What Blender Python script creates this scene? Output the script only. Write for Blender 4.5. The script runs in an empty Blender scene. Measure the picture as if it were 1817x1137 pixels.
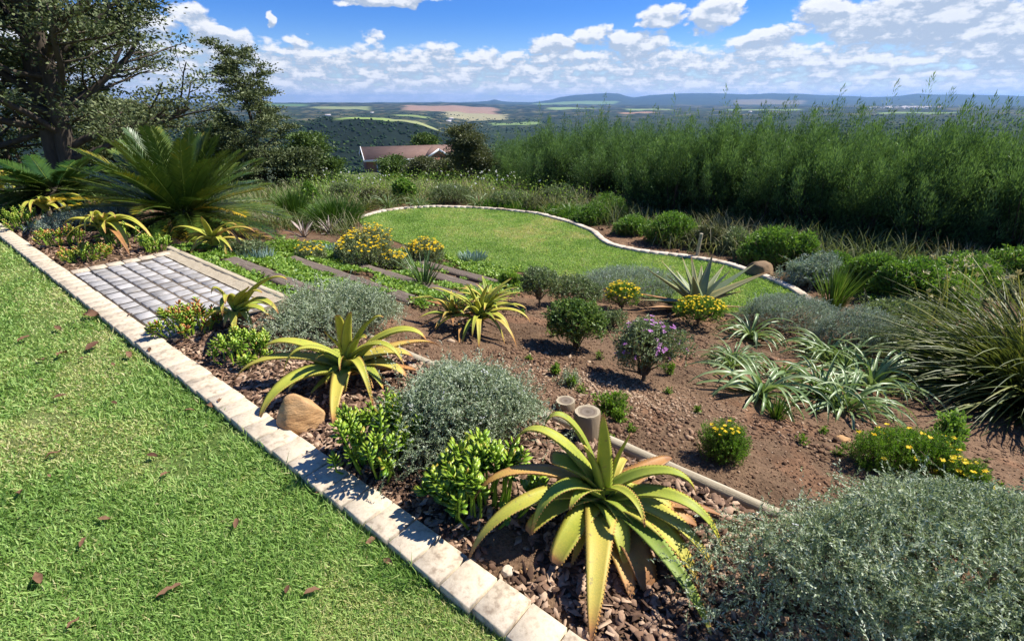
import bpy, math
import numpy as np
from math import radians as R
from mathutils import Vector

rng = np.random.default_rng(11)
SC = bpy.context.scene
COL = SC.collection

# ------------------------------------------------------------------ camera, sky, sun, exposure
F, H, YH = 860.0, 1.6, 181.0
PITCH = math.atan((568.5 - YH) / F)
cd = bpy.data.cameras.new('camera'); cam = bpy.data.objects.new('camera', cd); COL.objects.link(cam)
cam.location = (0, 0, H); cam.rotation_euler = (math.pi / 2 - PITCH, 0, 0)
cd.sensor_width = 36; cd.lens = 36 * F / 1817; cd.clip_start = 0.02; cd.clip_end = 90000
SC.camera = cam
SUN_EL, SUN_AZ = R(51), R(74)            # azimuth measured clockwise from +Y (the view direction)
sd = np.array([math.sin(SUN_AZ) * math.cos(SUN_EL), math.cos(SUN_AZ) * math.cos(SUN_EL), math.sin(SUN_EL)])
sl = bpy.data.lights.new('sun', 'SUN'); sl.energy = 4.6; sl.angle = R(0.5); sl.color = (1.0, 0.955, 0.88)
so = bpy.data.objects.new('sun', sl); COL.objects.link(so)
so.rotation_euler = Vector([float(q) for q in sd]).to_track_quat('Z', 'Y').to_euler()
so.location = (30, 10, 40)
SC.view_settings.view_transform = 'Standard'; SC.view_settings.look = 'None'
SC.view_settings.exposure = 0.85; SC.view_settings.gamma = 1
SC.cycles.max_bounces = 6; SC.cycles.diffuse_bounces = 3; SC.cycles.glossy_bounces = 2
SC.cycles.transmission_bounces = 3; SC.cycles.volume_bounces = 0; SC.cycles.transparent_max_bounces = 4
SC.cycles.use_adaptive_sampling = True; SC.cycles.adaptive_threshold = 0.01
SC.cycles.sample_clamp_indirect = 6

def rays(x, y):
    x = np.asarray(x, float); y = np.asarray(y, float)
    cx = (x - 908.5) / F; cy = -(y - 568.5) / F
    return np.stack([cx, math.cos(PITCH) + cy * math.sin(PITCH), -math.sin(PITCH) + cy * math.cos(PITCH)], -1)
def azel(x, y):
    d = rays(x, y); return np.arctan2(d[..., 0], d[..., 1]), np.arctan2(d[..., 2], np.hypot(d[..., 0], d[..., 1]))

class NT:
    """tiny node-tree helper"""
    def __init__(s, tree): s.t = tree; s.n = tree.nodes; s.l = tree.links
    def new(s, typ, **kw):
        n = s.n.new(typ)
        for k, v in kw.items(): setattr(n, k, v)
        return n
    def put(s, sock, v):
        if hasattr(v, 'is_linked') or isinstance(v, bpy.types.NodeSocket): s.l.new(v, sock)
        else: sock.default_value = v
    def math(s, op, a, b=None, c=None, clamp=False):
        n = s.new('ShaderNodeMath', operation=op); n.use_clamp = clamp
        for i, v in enumerate((a, b, c)):
            if v is not None: s.put(n.inputs[i], v)
        return n.outputs[0]
    def noise(s, vec, scale, detail=4, rough=.55, dim='3D', w=None, lac=2.0):
        n = s.new('ShaderNodeTexNoise', noise_dimensions=dim)
        if vec is not None: s.l.new(vec, n.inputs['Vector'])
        n.inputs['Scale'].default_value = scale; n.inputs['Detail'].default_value = detail
        n.inputs['Roughness'].default_value = rough; n.inputs['Lacunarity'].default_value = lac
        return n.outputs[0]
    def ramp(s, fac, stops, interp='LINEAR'):
        n = s.new('ShaderNodeValToRGB'); s.l.new(fac, n.inputs[0]); cr = n.color_ramp; cr.interpolation = interp
        while len(cr.elements) < len(stops): cr.elements.new(.5)
        for e, (p, c) in zip(cr.elements, stops): e.position = p; e.color = (*c, 1) if len(c) == 3 else c
        return n.outputs[0]
    def mix(s, fac, a, b, blend='MIX'):
        n = s.new('ShaderNodeMix', data_type='RGBA', blend_type=blend)
        s.put(n.inputs[0], fac)
        for i, v in ((6, a), (7, b)):
            if isinstance(v, tuple): v = (*v, 1) if len(v) == 3 else v
            s.put(n.inputs[i], v)
        return n.outputs[2]
    def smooth(s, v, lo, hi):
        n = s.new('ShaderNodeMapRange', interpolation_type='SMOOTHSTEP'); s.put(n.inputs[0], v)
        n.inputs[1].default_value = lo; n.inputs[2].default_value = hi
        return n.outputs[0]
    def comb(s, x, y, z):
        n = s.new('ShaderNodeCombineXYZ')
        for i, v in enumerate((x, y, z)): s.put(n.inputs[i], v)
        return n.outputs[0]

# world: Nishita sky with cumulus that lives on the sky sphere
W = bpy.data.worlds.new('World'); SC.world = W; W.use_nodes = True
t = NT(W.node_tree); t.n.clear()
sky = t.new('ShaderNodeTexSky', sky_type='NISHITA'); sky.sun_disc = False
sky.sun_elevation = SUN_EL; sky.sun_rotation = SUN_AZ; sky.altitude = 900; sky.air_density = 1.0; sky.dust_density = .25; sky.ozone_density = 2.6
tc = t.new('ShaderNodeTexCoord'); sp = t.new('ShaderNodeSeparateXYZ'); t.l.new(tc.outputs['Generated'], sp.inputs[0])
az = t.math('ARCTAN2', sp.outputs[0], sp.outputs[1]); el = t.math('ARCSINE', sp.outputs[2])
def cloud_density(dz):
    e = t.math('ADD', el, dz)
    # individual clouds: (px, py, half width px, half height px, strength)
    blobs = [(985, 80, 52, 20, .62), (1055, 62, 50, 15, .5), (1120, 76, 70, 27, .62), (1175, 30, 42, 26, .6), (1262, 30, 55, 30, .62),
             (1345, 76, 62, 24, .58), (1405, 60, 50, 18, .45), (1480, 20, 80, 40, .62), (1640, 30, 210, 62, .68), (1790, 70, 130, 70, .6), (1540, 80, 90, 20, .42),
             (530, 74, 32, 18, .5), (655, 66, 26, 20, .46), (484, 33, 15, 15, .5), (700, -6, 110, 14, .6),
             (385, 70, 68, 32, .55), (420, 92, 60, 26, .5), (785, 96, 46, 30, .5), (690, 104, 52, 20, .45), (540, 104, 60, 16, .4), (340, 30, 60, 26, .5),
             (220, 60, 120, 60, .5), (60, 90, 120, 60, .55), (1390, 112, 40, 14, .4), (880, 118, 60, 12, .3), (1240, 120, 70, 10, .25), (1650, 96, 60, 10, .4)]
    tot = None
    warp = t.noise(t.comb(t.math('MULTIPLY', az, 16), t.math('MULTIPLY', e, 24), 2.0), 1.0, 3)
    ew = t.math('ADD', e, t.math('MULTIPLY', t.math('SUBTRACT', warp, .5), .05))
    aw = t.math('ADD', az, t.math('MULTIPLY', t.math('SUBTRACT', warp, .5), .09))
    for (x, y, w, h, s) in blobs:
        a0, e0 = azel(x, y); a1, _ = azel(x + w, y); _, e1 = azel(x, y - h)
        w, h = w * 1.12, h * 1.2; kx = .83 / max(abs(float(a1 - a0)), 1e-4); ky = .8 / max(abs(float(e1 - e0)), 1e-4)
        dx = t.math('MULTIPLY', t.math('SUBTRACT', aw, float(a0)), kx)
        dy = t.math('MULTIPLY', t.math('SUBTRACT', ew, float(e0)), ky)
        d2 = t.math('ADD', t.math('MULTIPLY', dx, dx), t.math('MULTIPLY', dy, dy))
        g = t.math('MULTIPLY', t.math('SUBTRACT', 1.15, d2, clamp=True), s * 1.05)
        tot = g if tot is None else t.math('MAXIMUM', tot, g)
    # the long bank above the horizon
    bank = t.math('SUBTRACT', 1.0, t.smooth(ew, R(4.1), R(6.4)))
    tot = t.math('MAXIMUM', tot, t.math('MULTIPLY', bank, .49))
    # far side of the sky, away from the picture: scattered cover too
    st = t.math('ADD', .06, e)
    p = t.comb(t.math('DIVIDE', t.math('MULTIPLY', az, 1.0), .045), t.math('MULTIPLY', t.math('LOGARITHM', t.math('MAXIMUM', st, .01), math.e), 14.0), 0.0)
    n1 = t.noise(p, .62, 7, .58)
    p2 = t.comb(t.math('MULTIPLY', az, 40), t.math('MULTIPLY', e, 60), 5.0)
    n2 = t.noise(p2, 1.0, 6, .62)
    n = t.math('ADD', t.math('MULTIPLY', n1, .55), t.math('MULTIPLY', n2, .6))
    return t.math('ADD', tot, t.math('SUBTRACT', n, .93)), n
D0, n0 = cloud_density(0.0); D1, n1_ = cloud_density(0.011)
cover = t.smooth(D0, -.07, .15)
cover = t.math('MULTIPLY', cover, t.smooth(el, R(-.4), R(.3)))
lit = t.smooth(t.math('ADD', t.math('SUBTRACT', D0, D1), t.math('MULTIPLY', t.math('SUBTRACT', n0, .58), 1.3)), -.14, .26)
core = t.smooth(D0, .12, .55)
lit = t.math('SUBTRACT', lit, t.math('MULTIPLY', core, .30), clamp=True)
ccol = t.mix(lit, (3.3, 3.9, 4.8), (6.9, 6.95, 7.1))
skc = t.mix(t.smooth(el, R(.5), R(9)), (.80, .88, .98), (.25, .52, .98))
skyc = t.mix(1.0, sky.outputs[0], skc, 'MULTIPLY')
# low cloud thins into bright haze near the horizon
ccol = t.mix(t.math('MULTIPLY', t.smooth(el, R(2.4), R(.1)), .55), ccol, (6.6, 7.0, 7.6))
final = t.mix(t.math('MULTIPLY', cover, .96), skyc, ccol)
bg = t.new('ShaderNodeBackground'); t.l.new(final, bg.inputs[0]); bg.inputs[1].default_value = .085
wo = t.new('ShaderNodeOutputWorld'); t.l.new(bg.outputs[0], wo.inputs[0])
W.cycles.sampling_method = 'MANUAL'; W.cycles.sample_map_resolution = 512

# ------------------------------------------------------------------ numeric helpers
def _h(ix, iy, s):
    n = (ix.astype(np.int64) * 374761393 + iy.astype(np.int64) * 668265263 + s * 982451653) & 0xFFFFFFFF
    n = ((n ^ (n >> 13)) * 1274126177) & 0xFFFFFFFF
    return ((n ^ (n >> 16)) & 0xFFFF) / 65535.0
def vnoise(x, y, s=0):
    x = np.asarray(x, float); y = np.asarray(y, float)
    ix = np.floor(x); iy = np.floor(y); fx = x - ix; fy = y - iy
    fx = fx * fx * (3 - 2 * fx); fy = fy * fy * (3 - 2 * fy)
    ix = ix.astype(np.int64); iy = iy.astype(np.int64)
    a = _h(ix, iy, s); b = _h(ix + 1, iy, s); c = _h(ix, iy + 1, s); d = _h(ix + 1, iy + 1, s)
    return (a + (b - a) * fx) * (1 - fy) + (c + (d - c) * fx) * fy
def fbm(x, y, s=0, o=4):
    r = 0; a = .5; f = 1.0
    for i in range(o): r = r + a * vnoise(np.asarray(x) * f, np.asarray(y) * f, s + i); a *= .5; f *= 2.03
    return r / (1 - .5 ** o)
def sst(x, a, b):
    q = np.clip((np.asarray(x, float) - a) / (b - a), 0, 1); return q * q * (3 - 2 * q)
def nrm(v): return v / np.maximum(np.linalg.norm(v, axis=-1, keepdims=True), 1e-9)
def rn(*s): return rng.standard_normal(s)
def ru(a, b, *s): return rng.uniform(a, b, s if s else None)

U2 = np.array([-0.78830, 0.61529]); V2 = np.array([0.61529, 0.78830])   # along the stone kerb / away from the upper lawn
def xy(u, v): return np.asarray(u)[..., None] * U2 + np.asarray(v)[..., None] * V2
def uvof(x, y): return x * U2[0] + y * U2[1], x * V2[0] + y * V2[1]

# terrain: garden terraces near, valley and far ranges beyond
RT = np.array([12, 20, 30, 50, 80, 130, 250, 600.])
ZT = np.array([-.95, -1.6, -2.7, -5.0, -8.0, -17, -42, -100.])
PX = np.array([-900, 0, 300, 540, 560, 620, 680, 740, 790, 805, 830, 900, 1000, 1200, 1500, 1817, 2600.])
YR = {
 1200: [290, 290, 290, 290, 290, 288, 286, 286, 287, 287, 284, 280, 276, 272, 268, 262, 262],
 1800: [236, 232, 230, 228, 222, 212.5, 212.5, 221, 238, 252, 262, 258, 254, 250, 246, 243, 243],
 2150: [230, 226, 222, 214, 211, 207.5, 208.5, 217, 236, 254, 256, 251, 247, 242, 239, 236, 236],
 3000: [240, 240, 238, 232, 230, 226, 226, 230, 238, 242, 240, 237, 233, 229, 226, 224, 224],
 4600: [212, 211, 210, 208, 208, 206, 206, 208, 215, 218, 220, 219, 217, 214, 211, 209, 209],
 6500: [200, 199, 199, 198, 198, 198, 198, 199, 200, 201, 204, 206, 205, 203, 200, 199, 199],
 9000: [191, 190, 190, 190, 190, 189, 189, 190, 190, 190, 192, 195, 194, 195, 192, 192, 192],
 13000: [183.5, 183, 183, 183, 183, 182.5, 183, 183, 183, 183, 184, 187, 187, 189, 188, 190, 190],
 17000: [185, 185, 185, 185, 185, 185, 185, 185, 185, 185, 185, 186, 186, 186, 186, 188, 188],
}
MX = np.array([-900, 0, 400, 545, 700, 790, 850, 866, 878, 890, 910, 950, 975, 990, 1040, 1075, 1095, 1110, 1122, 1150, 1200, 1250, 1300, 1350, 1410, 1440, 1530, 1575, 1615, 1700, 1817, 2600.])
MY = np.array([181, 181, 182, 182.5, 182, 181.5, 181, 180, 176.5, 180, 181.5, 181.5, 178, 172.5, 167, 165, 166, 171, 173, 169, 166, 165.5, 168, 166.5, 166, 168, 172.5, 171, 167, 168.5, 171, 173.])
LR = np.log(np.concatenate([RT, sorted(YR), [26000, 45000]]))
def tan_el(px, y):
    d = rays(px, y); return d[..., 2] / np.hypot(d[..., 0], d[..., 1])
def px_of_az(a):
    a = np.clip(a, -1.15, 1.15); return 908.5 + F * np.tan(a) * (math.cos(PITCH) + (568.5 - 200) / F * math.sin(PITCH))
def Gfar(x, y):
    r = np.hypot(x, y); a = np.arctan2(x, y); px = px_of_az(a)
    lr = np.log(np.maximum(r, 1.0))
    cols = [np.full_like(px, z) for z in ZT]
    for k in sorted(YR): cols.append(H + k * tan_el(px, np.interp(px, PX, YR[k])))
    my = np.interp(px, MX, MY) + (fbm(px / 26.0, px * 0, 3) - .5) * 2.2
    cols.append(H + 26000 * tan_el(px, my)); cols.append(H + 45000 * tan_el(px, my + 6))
    C = np.stack(cols, -1)
    i = np.clip(np.searchsorted(LR, lr) - 1, 0, len(LR) - 2)
    f = np.clip((lr - LR[i]) / (LR[i + 1] - LR[i]), 0, 1)
    za = np.take_along_axis(C, i[..., None], -1)[..., 0]; zb = np.take_along_axis(C, (i + 1)[..., None], -1)[..., 0]
    f = np.where(r > 9000, f ** 1.4, f)
    z = za + (zb - za) * f
    amp = np.interp(lr, np.log([15, 60, 600, 2000, 6000, 26000]), [.05, .3, 5, 12, 16, 60])
    return z + (fbm(x / np.maximum(r, 1) * 30 + 7, lr * 9, 5) - .5) * amp * sst(r, 18, 60) * np.where(r > 20000, .3, 1)
def Gnear(x, y):
    u, v = uvof(x, y)
    z = np.interp(v, [-30, .78, .80, .95, .96, 1.90, 1.97, 2.3, 3.0, 3.7, 4.3, 4.9, 5.4, 9.8, 14],
                  [-.06, -.06, -.05, -.05, -.035, -.03, -.15, -.17, -.33, -.48, -.60, -.72, -.81, -.81, -1.1])
    bump = (fbm(x * 1.7, y * 1.7, 9) - .5) * .07 + (fbm(x * 7, y * 7, 19, 3) - .5) * .035
    lawnish = np.maximum(sst(-v, -1.0, -.7), 0)
    soil = sst(v, 2.0, 2.4) * (1 - LAWNM(x, y))
    return z + bump * soil
OUT = [(633.5, 389), (674, 377), (717, 371), (771, 368), (833, 369.6), (887, 373), (957, 381), (1015, 397), (1053, 412), (1066, 425), (1082, 436),
       (1114, 443.5), (1147, 449.5), (1187, 453.5), (1234, 460), (1284, 468.5), (1334.5, 485), (1374.6, 500), (1411, 517), (1437, 538)]
INN = [(1400, 552), (1320, 556), (1230, 548), (1120, 522), (1000, 494), (920, 482), (830, 474), (750, 446), (690, 424), (645, 402)]
def flat(px, py, z):
    d = rays(px, py); tt = (z - H) / d[..., 2]; return (d * tt[..., None] + np.array([0, 0, H]))
LZ = -.80
KP = flat(*np.array(OUT, float).T, LZ)[:, :2]
def spline(P, n):
    P = np.asarray(P, float); s = np.concatenate([[0], np.cumsum(np.linalg.norm(np.diff(P, axis=0), axis=1))])
    q = np.linspace(0, s[-1], n); k = 40
    dense = np.stack([np.interp(np.linspace(0, s[-1], 400), s, P[:, i]) for i in range(P.shape[1])], 1)
    w = np.hanning(17); w /= w.sum()
    pad = np.concatenate([np.linspace(2 * dense[0] - dense[8], dense[0], 9)[:-1], dense, np.linspace(dense[-1], 2 * dense[-1] - dense[-9], 9)[1:]])
    sm = np.stack([np.convolve(pad[:, i], w, 'valid') for i in range(P.shape[1])], 1)
    s2 = np.concatenate([[0], np.cumsum(np.linalg.norm(np.diff(sm, axis=0), axis=1))])
    q = np.linspace(0, s2[-1], n)
    return np.stack([np.interp(q, s2, sm[:, i]) for i in range(P.shape[1])], 1)
KC = spline(KP, 90)
LP = np.concatenate([KC, flat(*np.array(INN, float).T, LZ)[:, :2]])
def inpoly(x, y, P):
    x = np.asarray(x, float); y = np.asarray(y, float); ins = np.zeros(x.shape, bool); n = len(P)
    for i in range(n):
        x1, y1 = P[i]; x2, y2 = P[(i + 1) % n]
        if y1 == y2: continue
        c = ((y1 > y) != (y2 > y)) & (x < (x2 - x1) * (y - y1) / (y2 - y1) + x1)
        ins ^= c
    return ins
LCEN = LP.mean(0)
LPX = LCEN + (LP - LCEN) * 1.06
def LAWNM(x, y): return inpoly(x, y, LPX).astype(float)
def G(x, y):
    x = np.asarray(x, float); y = np.asarray(y, float); r = np.hypot(x, y)
    w = sst(r, 13, 22)
    w = np.where(y < 0, 0, w)
    u, v = uvof(x, y)
    out = Gnear(x, y) * (1 - w) + Gfar(x, y) * w
    back = (y < 0) & (r > 30)
    return np.where(back, -.06 - (r - 30) * .05 * 0, out)
def hit(px, py, dz=0.0):
    d = rays(px, py); tt = np.concatenate([np.linspace(.5, 30, 1500), np.geomspace(30, 3000, 800)])
    P = d[None] * tt[:, None]; z = P[:, 2] + H - G(P[:, 0], P[:, 1]) - dz
    i = np.argmax(z < 0) if (z < 0).any() else len(tt) - 1
    if i > 0:
        f = z[i - 1] / (z[i - 1] - z[i] + 1e-12); q = tt[i - 1] + f * (tt[i] - tt[i - 1])
    else: q = tt[0]
    p = d * q; p[2] += H
    return p, q * np.linalg.norm(d) and q / F     # metres per (photo) pixel across the view
def atr(px, r, row=280):
    a = float(azel(px, row)[0]); x, y = r * math.sin(a), r * math.cos(a)
    dep = y * math.cos(PITCH) + 1.6 * math.sin(PITCH)
    return np.array([x, y, float(G(x, y))]), dep / F
def topz(px, py, r):
    return H + r * float(tan_el(px, py))

# ------------------------------------------------------------------ object helpers
def build(name, V, faces, mat, parent=None, tint=None, col=None, smooth=False):
    V = np.ascontiguousarray(V, dtype=np.float32).reshape(-1, 3)
    if not isinstance(faces, (list, tuple)) or np.ndim(faces[0]) == 1: faces = [np.asarray(faces)]
    faces = [np.asarray(f, dtype=np.int32) for f in faces if len(f)]
    me = bpy.data.meshes.new(name)
    me.vertices.add(len(V)); me.vertices.foreach_set('co', V.ravel())
    tot = np.concatenate([np.full(len(f), f.shape[1], np.int32) for f in faces])
    loops = np.concatenate([f.ravel() for f in faces])
    me.loops.add(len(loops)); me.loops.foreach_set('vertex_index', loops)
    me.polygons.add(len(tot)); me.polygons.foreach_set('loop_start', np.concatenate([[0], np.cumsum(tot)[:-1]]).astype(np.int32))
    me.polygons.foreach_set('loop_total', tot)
    if smooth: me.polygons.foreach_set('use_smooth', np.ones(len(tot), bool))
    me.update(calc_edges=True)
    if tint is not None:
        a = me.attributes.new('tint', 'FLOAT', 'POINT'); a.data.foreach_set('value', np.ascontiguousarray(tint, dtype=np.float32).ravel())
    if col is not None:
        a = me.attributes.new('col', 'FLOAT_COLOR', 'POINT'); c = np.ones((len(V), 4), np.float32); c[:, :3] = col; a.data.foreach_set('color', c.ravel())
    if mat: me.materials.append(mat)
    o = bpy.data.objects.new(name, me); COL.objects.link(o)
    if parent is not None: o.parent = parent
    return o
def tag(o, label=None, cat=None, group=None, kind=None):
    if label: o['label'] = label
    if cat: o['category'] = cat
    if group: o['group'] = group
    if kind: o['kind'] = kind
    return o
def thing(name, label, cat, loc, group=None, rz=0.0, kind=None):
    o = bpy.data.objects.new(name, None); COL.objects.link(o); o.empty_display_size = .1
    o.location = [float(q) for q in loc]; o.rotation_euler = (0, 0, rz)
    return tag(o, label, cat, group, kind)
def dup(root, loc, rz, s=1.0, label=None):
    r = root.copy(); COL.objects.link(r); r.location = [float(q) for q in loc]; r.rotation_euler = (0, 0, rz)
    r.scale = (s, s, s) if np.isscalar(s) else s
    if label: r['label'] = label
    for ch in list(root.children):
        c = ch.copy(); COL.objects.link(c); c.parent = r
        for g in ch.children:
            d = g.copy(); COL.objects.link(d); d.parent = c
    return r
class MB:
    def __init__(s): s.V = []; s.Fq = []; s.Ft = []; s.T = []; s.n = 0
    def add(s, V, quads=None, tris=None, tint=None):
        V = np.asarray(V, float).reshape(-1, 3)
        if quads is not None and len(quads): s.Fq.append(np.asarray(quads) + s.n)
        if tris is not None and len(tris): s.Ft.append(np.asarray(tris) + s.n)
        s.V.append(V); s.T.append(np.broadcast_to(np.asarray(0.5 if tint is None else tint, float), (len(V),))); s.n += len(V)
        return s
    def out(s, name, mat, parent=None, smooth=False):
        f = []
        if s.Fq: f.append(np.concatenate(s.Fq))
        if s.Ft: f.append(np.concatenate(s.Ft))
        return build(name, np.concatenate(s.V), f, mat, parent, tint=np.concatenate(s.T), smooth=smooth)

def perp(D):
    a = np.cross(D, np.array([0, 0, 1.0])); bad = np.linalg.norm(a, axis=-1) < 1e-3
    a[bad] = [1, 0, 0]
    return nrm(a)
def leafs(mb, P, D, L, Wd, tint, fold=.15, roll=1.0, mid=.45):
    """n diamond leaves: base, two sides, tip; one bent quad each"""
    n = len(P); D = nrm(D); s = perp(D); b = np.cross(s, D)
    a = ru(-1, 1, n)[:, None] * math.pi * roll
    S = s * np.cos(a) + b * np.sin(a); N = np.cross(S, D)
    L = np.broadcast_to(L, (n,))[:, None]; Wd = np.broadcast_to(Wd, (n,))[:, None]
    m = P + D * L * mid
    V = np.stack([P, m + S * Wd * .5 + N * L * fold * .5, P + D * L + N * L * fold * .2, m - S * Wd * .5 + N * L * fold * .5], 1)
    q = np.arange(n)[:, None] * 4 + np.array([0, 1, 2, 3])
    mb.add(V, quads=q, tint=np.repeat(np.broadcast_to(tint, (n,)), 4))
def ribbons(mb, P, az_, el0, L, Wd, droop, tint, segs=6, fold=.25, prof=None, twist=0.0, tipt=0.0, bend=0.0):
    """n arching strap leaves. el0 start elevation, droop total fall of the elevation (rad)"""
    n = len(P); az_ = np.broadcast_to(az_, (n,)); el0 = np.broadcast_to(el0, (n,)); L = np.broadcast_to(L, (n,)); Wd = np.broadcast_to(Wd, (n,)); droop = np.broadcast_to(droop, (n,)); tint = np.broadcast_to(tint, (n,))
    tt = np.linspace(0, 1, segs + 1)
    if prof is None: prof = np.minimum(1, .55 + tt * 3) * np.clip((1 - tt) * 2.2, 0, 1) ** .7
    c = P.copy(); pts = [c.copy()]
    side0 = np.stack([-np.sin(az_), np.cos(az_), 0 * az_], -1)
    dirs = []
    for k in range(segs):
        e = el0 - droop * ((k + .5) / segs) ** 1.2; a = az_ + bend * (k / segs)
        d = np.stack([np.cos(a) * np.cos(e), np.sin(a) * np.cos(e), np.sin(e)], -1); dirs.append(d)
        c = c + d * (L / segs)[:, None]; pts.append(c.copy())
    dirs.append(dirs[-1]); pts = np.stack(pts, 1); dirs = np.stack(dirs, 1)
    S = np.broadcast_to(side0[:, None], pts.shape); N = np.cross(dirs, S)
    if np.ndim(twist) or twist:
        tw = (np.broadcast_to(twist, (n,))[:, None] * tt[None])[..., None]; S, N = S * np.cos(tw) + N * np.sin(tw), N * np.cos(tw) - S * np.sin(tw)
    w = (Wd[:, None] * prof[None])[..., None] * .5
    V = np.stack([pts - S * w - N * w * fold * -1, pts + N * w * fold * -.8, pts + S * w - N * w * fold * -1], 2)      # n, segs+1, 3, 3
    base = (np.arange(n) * (segs + 1) * 3)[:, None]; q = []
    for k in range(segs):
        i = k * 3
        q.append(base + np.array([i, i + 1, i + 4, i + 3])); q.append(base + np.array([i + 1, i + 2, i + 5, i + 4]))
    T = np.clip(tint[:, None, None] + tipt * tt[None, :, None] + np.zeros((1, 1, 3)), 0, 1)
    mb.add(V, quads=np.concatenate(q), tint=T.ravel())
def tubes(mb, P, rad, sides=5, tint=.5):
    """P: n,k,3 polylines; rad: n,k"""
    n, k, _ = P.shape; rad = np.broadcast_to(rad, (n, k))
    D = nrm(np.gradient(P, axis=1)); m = nrm(D.mean(1)); ref = np.where(np.abs(m[:, 2:]) > .8, np.array([[1., 0, 0]]), np.array([[0, 0, 1.]]))
    S = nrm(np.cross(D, ref[:, None])); N = np.cross(D, S)
    a = np.linspace(0, 2 * math.pi, sides, endpoint=False)
    V = P[:, :, None] + (S[:, :, None] * np.cos(a)[None, None, :, None] + N[:, :, None] * np.sin(a)[None, None, :, None]) * rad[:, :, None, None]
    base = (np.arange(n) * k * sides)[:, None]; q = []
    for i in range(k - 1):
        for j in range(sides):
            j2 = (j + 1) % sides; q.append(base + np.array([i * sides + j, i * sides + j2, (i + 1) * sides + j2, (i + 1) * sides + j]))
    mb.add(V, quads=np.concatenate(q), tint=tint)
def twigs(mb, A, B, r, tint=.5):
    """thin three-sided straight twigs A->B"""
    tubes(mb, np.stack([A, B], 1), np.stack([np.broadcast_to(r, (len(A),)), np.broadcast_to(r, (len(A),)) * .5], 1), 3, tint)
def box(mb, c, sx, sy, sz, ang=0.0, bev=0.0, tint=.5, jit=0.0):
    """bevelled block, c = centre of the base; optional rounded top edge"""
    x, y = sx / 2, sy / 2; b = bev
    rings = [(x, y, 0), (x, y, sz - b), (x - b, y - b, sz)] if b else [(x, y, 0), (x, y, sz)]
    V = []
    for (rx, ry, z) in rings: V += [(-rx, -ry, z), (rx, -ry, z), (rx, ry, z), (-rx, ry, z)]
    V = np.array(V); V += rn(*V.shape) * jit
    ca, sa = math.cos(ang), math.sin(ang); V = np.stack([V[:, 0] * ca - V[:, 1] * sa, V[:, 0] * sa + V[:, 1] * ca, V[:, 2]], 1) + np.asarray(c)
    q = []
    for k in range(len(rings) - 1):
        for j in range(4): j2 = (j + 1) % 4; q.append([k * 4 + j, k * 4 + j2, k * 4 + 4 + j2, k * 4 + 4 + j])
    m = (len(rings) - 1) * 4; q.append([m, m + 1, m + 2, m + 3]); q.append([3, 2, 1, 0])
    mb.add(V, quads=q, tint=tint)
ph = (1 + 5 ** .5) / 2
ICO = nrm(np.array([(-1, ph, 0), (1, ph, 0), (-1, -ph, 0), (1, -ph, 0), (0, -1, ph), (0, 1, ph), (0, -1, -ph), (0, 1, -ph), (ph, 0, -1), (ph, 0, 1), (-ph, 0, -1), (-ph, 0, 1)]))
ICF = np.array([(0, 11, 5), (0, 5, 1), (0, 1, 7), (0, 7, 10), (0, 10, 11), (1, 5, 9), (5, 11, 4), (11, 10, 2), (10, 7, 6), (7, 1, 8), (3, 9, 4), (3, 4, 2), (3, 2, 6), (3, 6, 8), (3, 8, 9), (4, 9, 5), (2, 4, 11), (6, 2, 10), (8, 6, 7), (9, 8, 1)])
def clods(mb, P, size, flatz, tint, jit=.22):
    n = len(P); size = np.broadcast_to(size, (n,)); a = ru(0, 2 * math.pi, n)
    V = ICO[None] * (1 + jit * rn(n, 12, 1)) * np.stack([ru(.8, 1.5, n), ru(.5, 1.0, n), np.broadcast_to(flatz, (n,))], 1)[:, None]
    ca, sa = np.cos(a)[:, None], np.sin(a)[:, None]
    tl = ru(-.4, .4, n)[:, None]
    V = np.stack([V[..., 0] * ca - V[..., 1] * sa, V[..., 0] * sa + V[..., 1] * ca, V[..., 2] + V[..., 0] * tl], -1) * size[:, None, None] + P[:, None]
    f = (np.arange(n) * 12)[:, None, None] + ICF[None]
    mb.add(V, tris=f.reshape(-1, 3), tint=np.repeat(np.broadcast_to(tint, (n,)), 12))
def chips(mb, P, size, tint):
    n = len(P); a = np.linspace(0, 2 * math.pi, 6, endpoint=False)[None] + rn(n, 6) * .22; rr_ = size[:, None] * ru(.6, 1.2, n, 6)
    X = np.cos(a) * rr_ * ru(1.0, 2.0, n)[:, None]; Y = np.sin(a) * rr_ * ru(.6, .95, n)[:, None]; th = size * ru(.10, .22, n)
    top = np.stack([X * .9, Y * .9, th[:, None] * (1 + rn(n, 6) * .35)], -1); bot = np.stack([X, Y, 0 * X], -1); V = np.concatenate([top, bot], 1)
    def rot(V, i, j, an): c, s_ = np.cos(an)[:, None], np.sin(an)[:, None]; A_ = V[..., i] * c - V[..., j] * s_; B_ = V[..., i] * s_ + V[..., j] * c; V[..., i] = A_; V[..., j] = B_
    rot(V, 0, 2, rn(n) * .40); rot(V, 1, 2, rn(n) * .36); rot(V, 0, 1, ru(0, 6.28, n)); V = V + P[:, None]
    f = (np.arange(n) * 12)[:, None, None]; q = np.array([(0, 1, 2, 3), (0, 3, 4, 5)] + [(j, 6 + j, 6 + (j + 1) % 6, (j + 1) % 6) for j in range(6)])[None]
    mb.add(V, quads=(f + q).reshape(-1, 4), tint=np.repeat(tint, 12))
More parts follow.
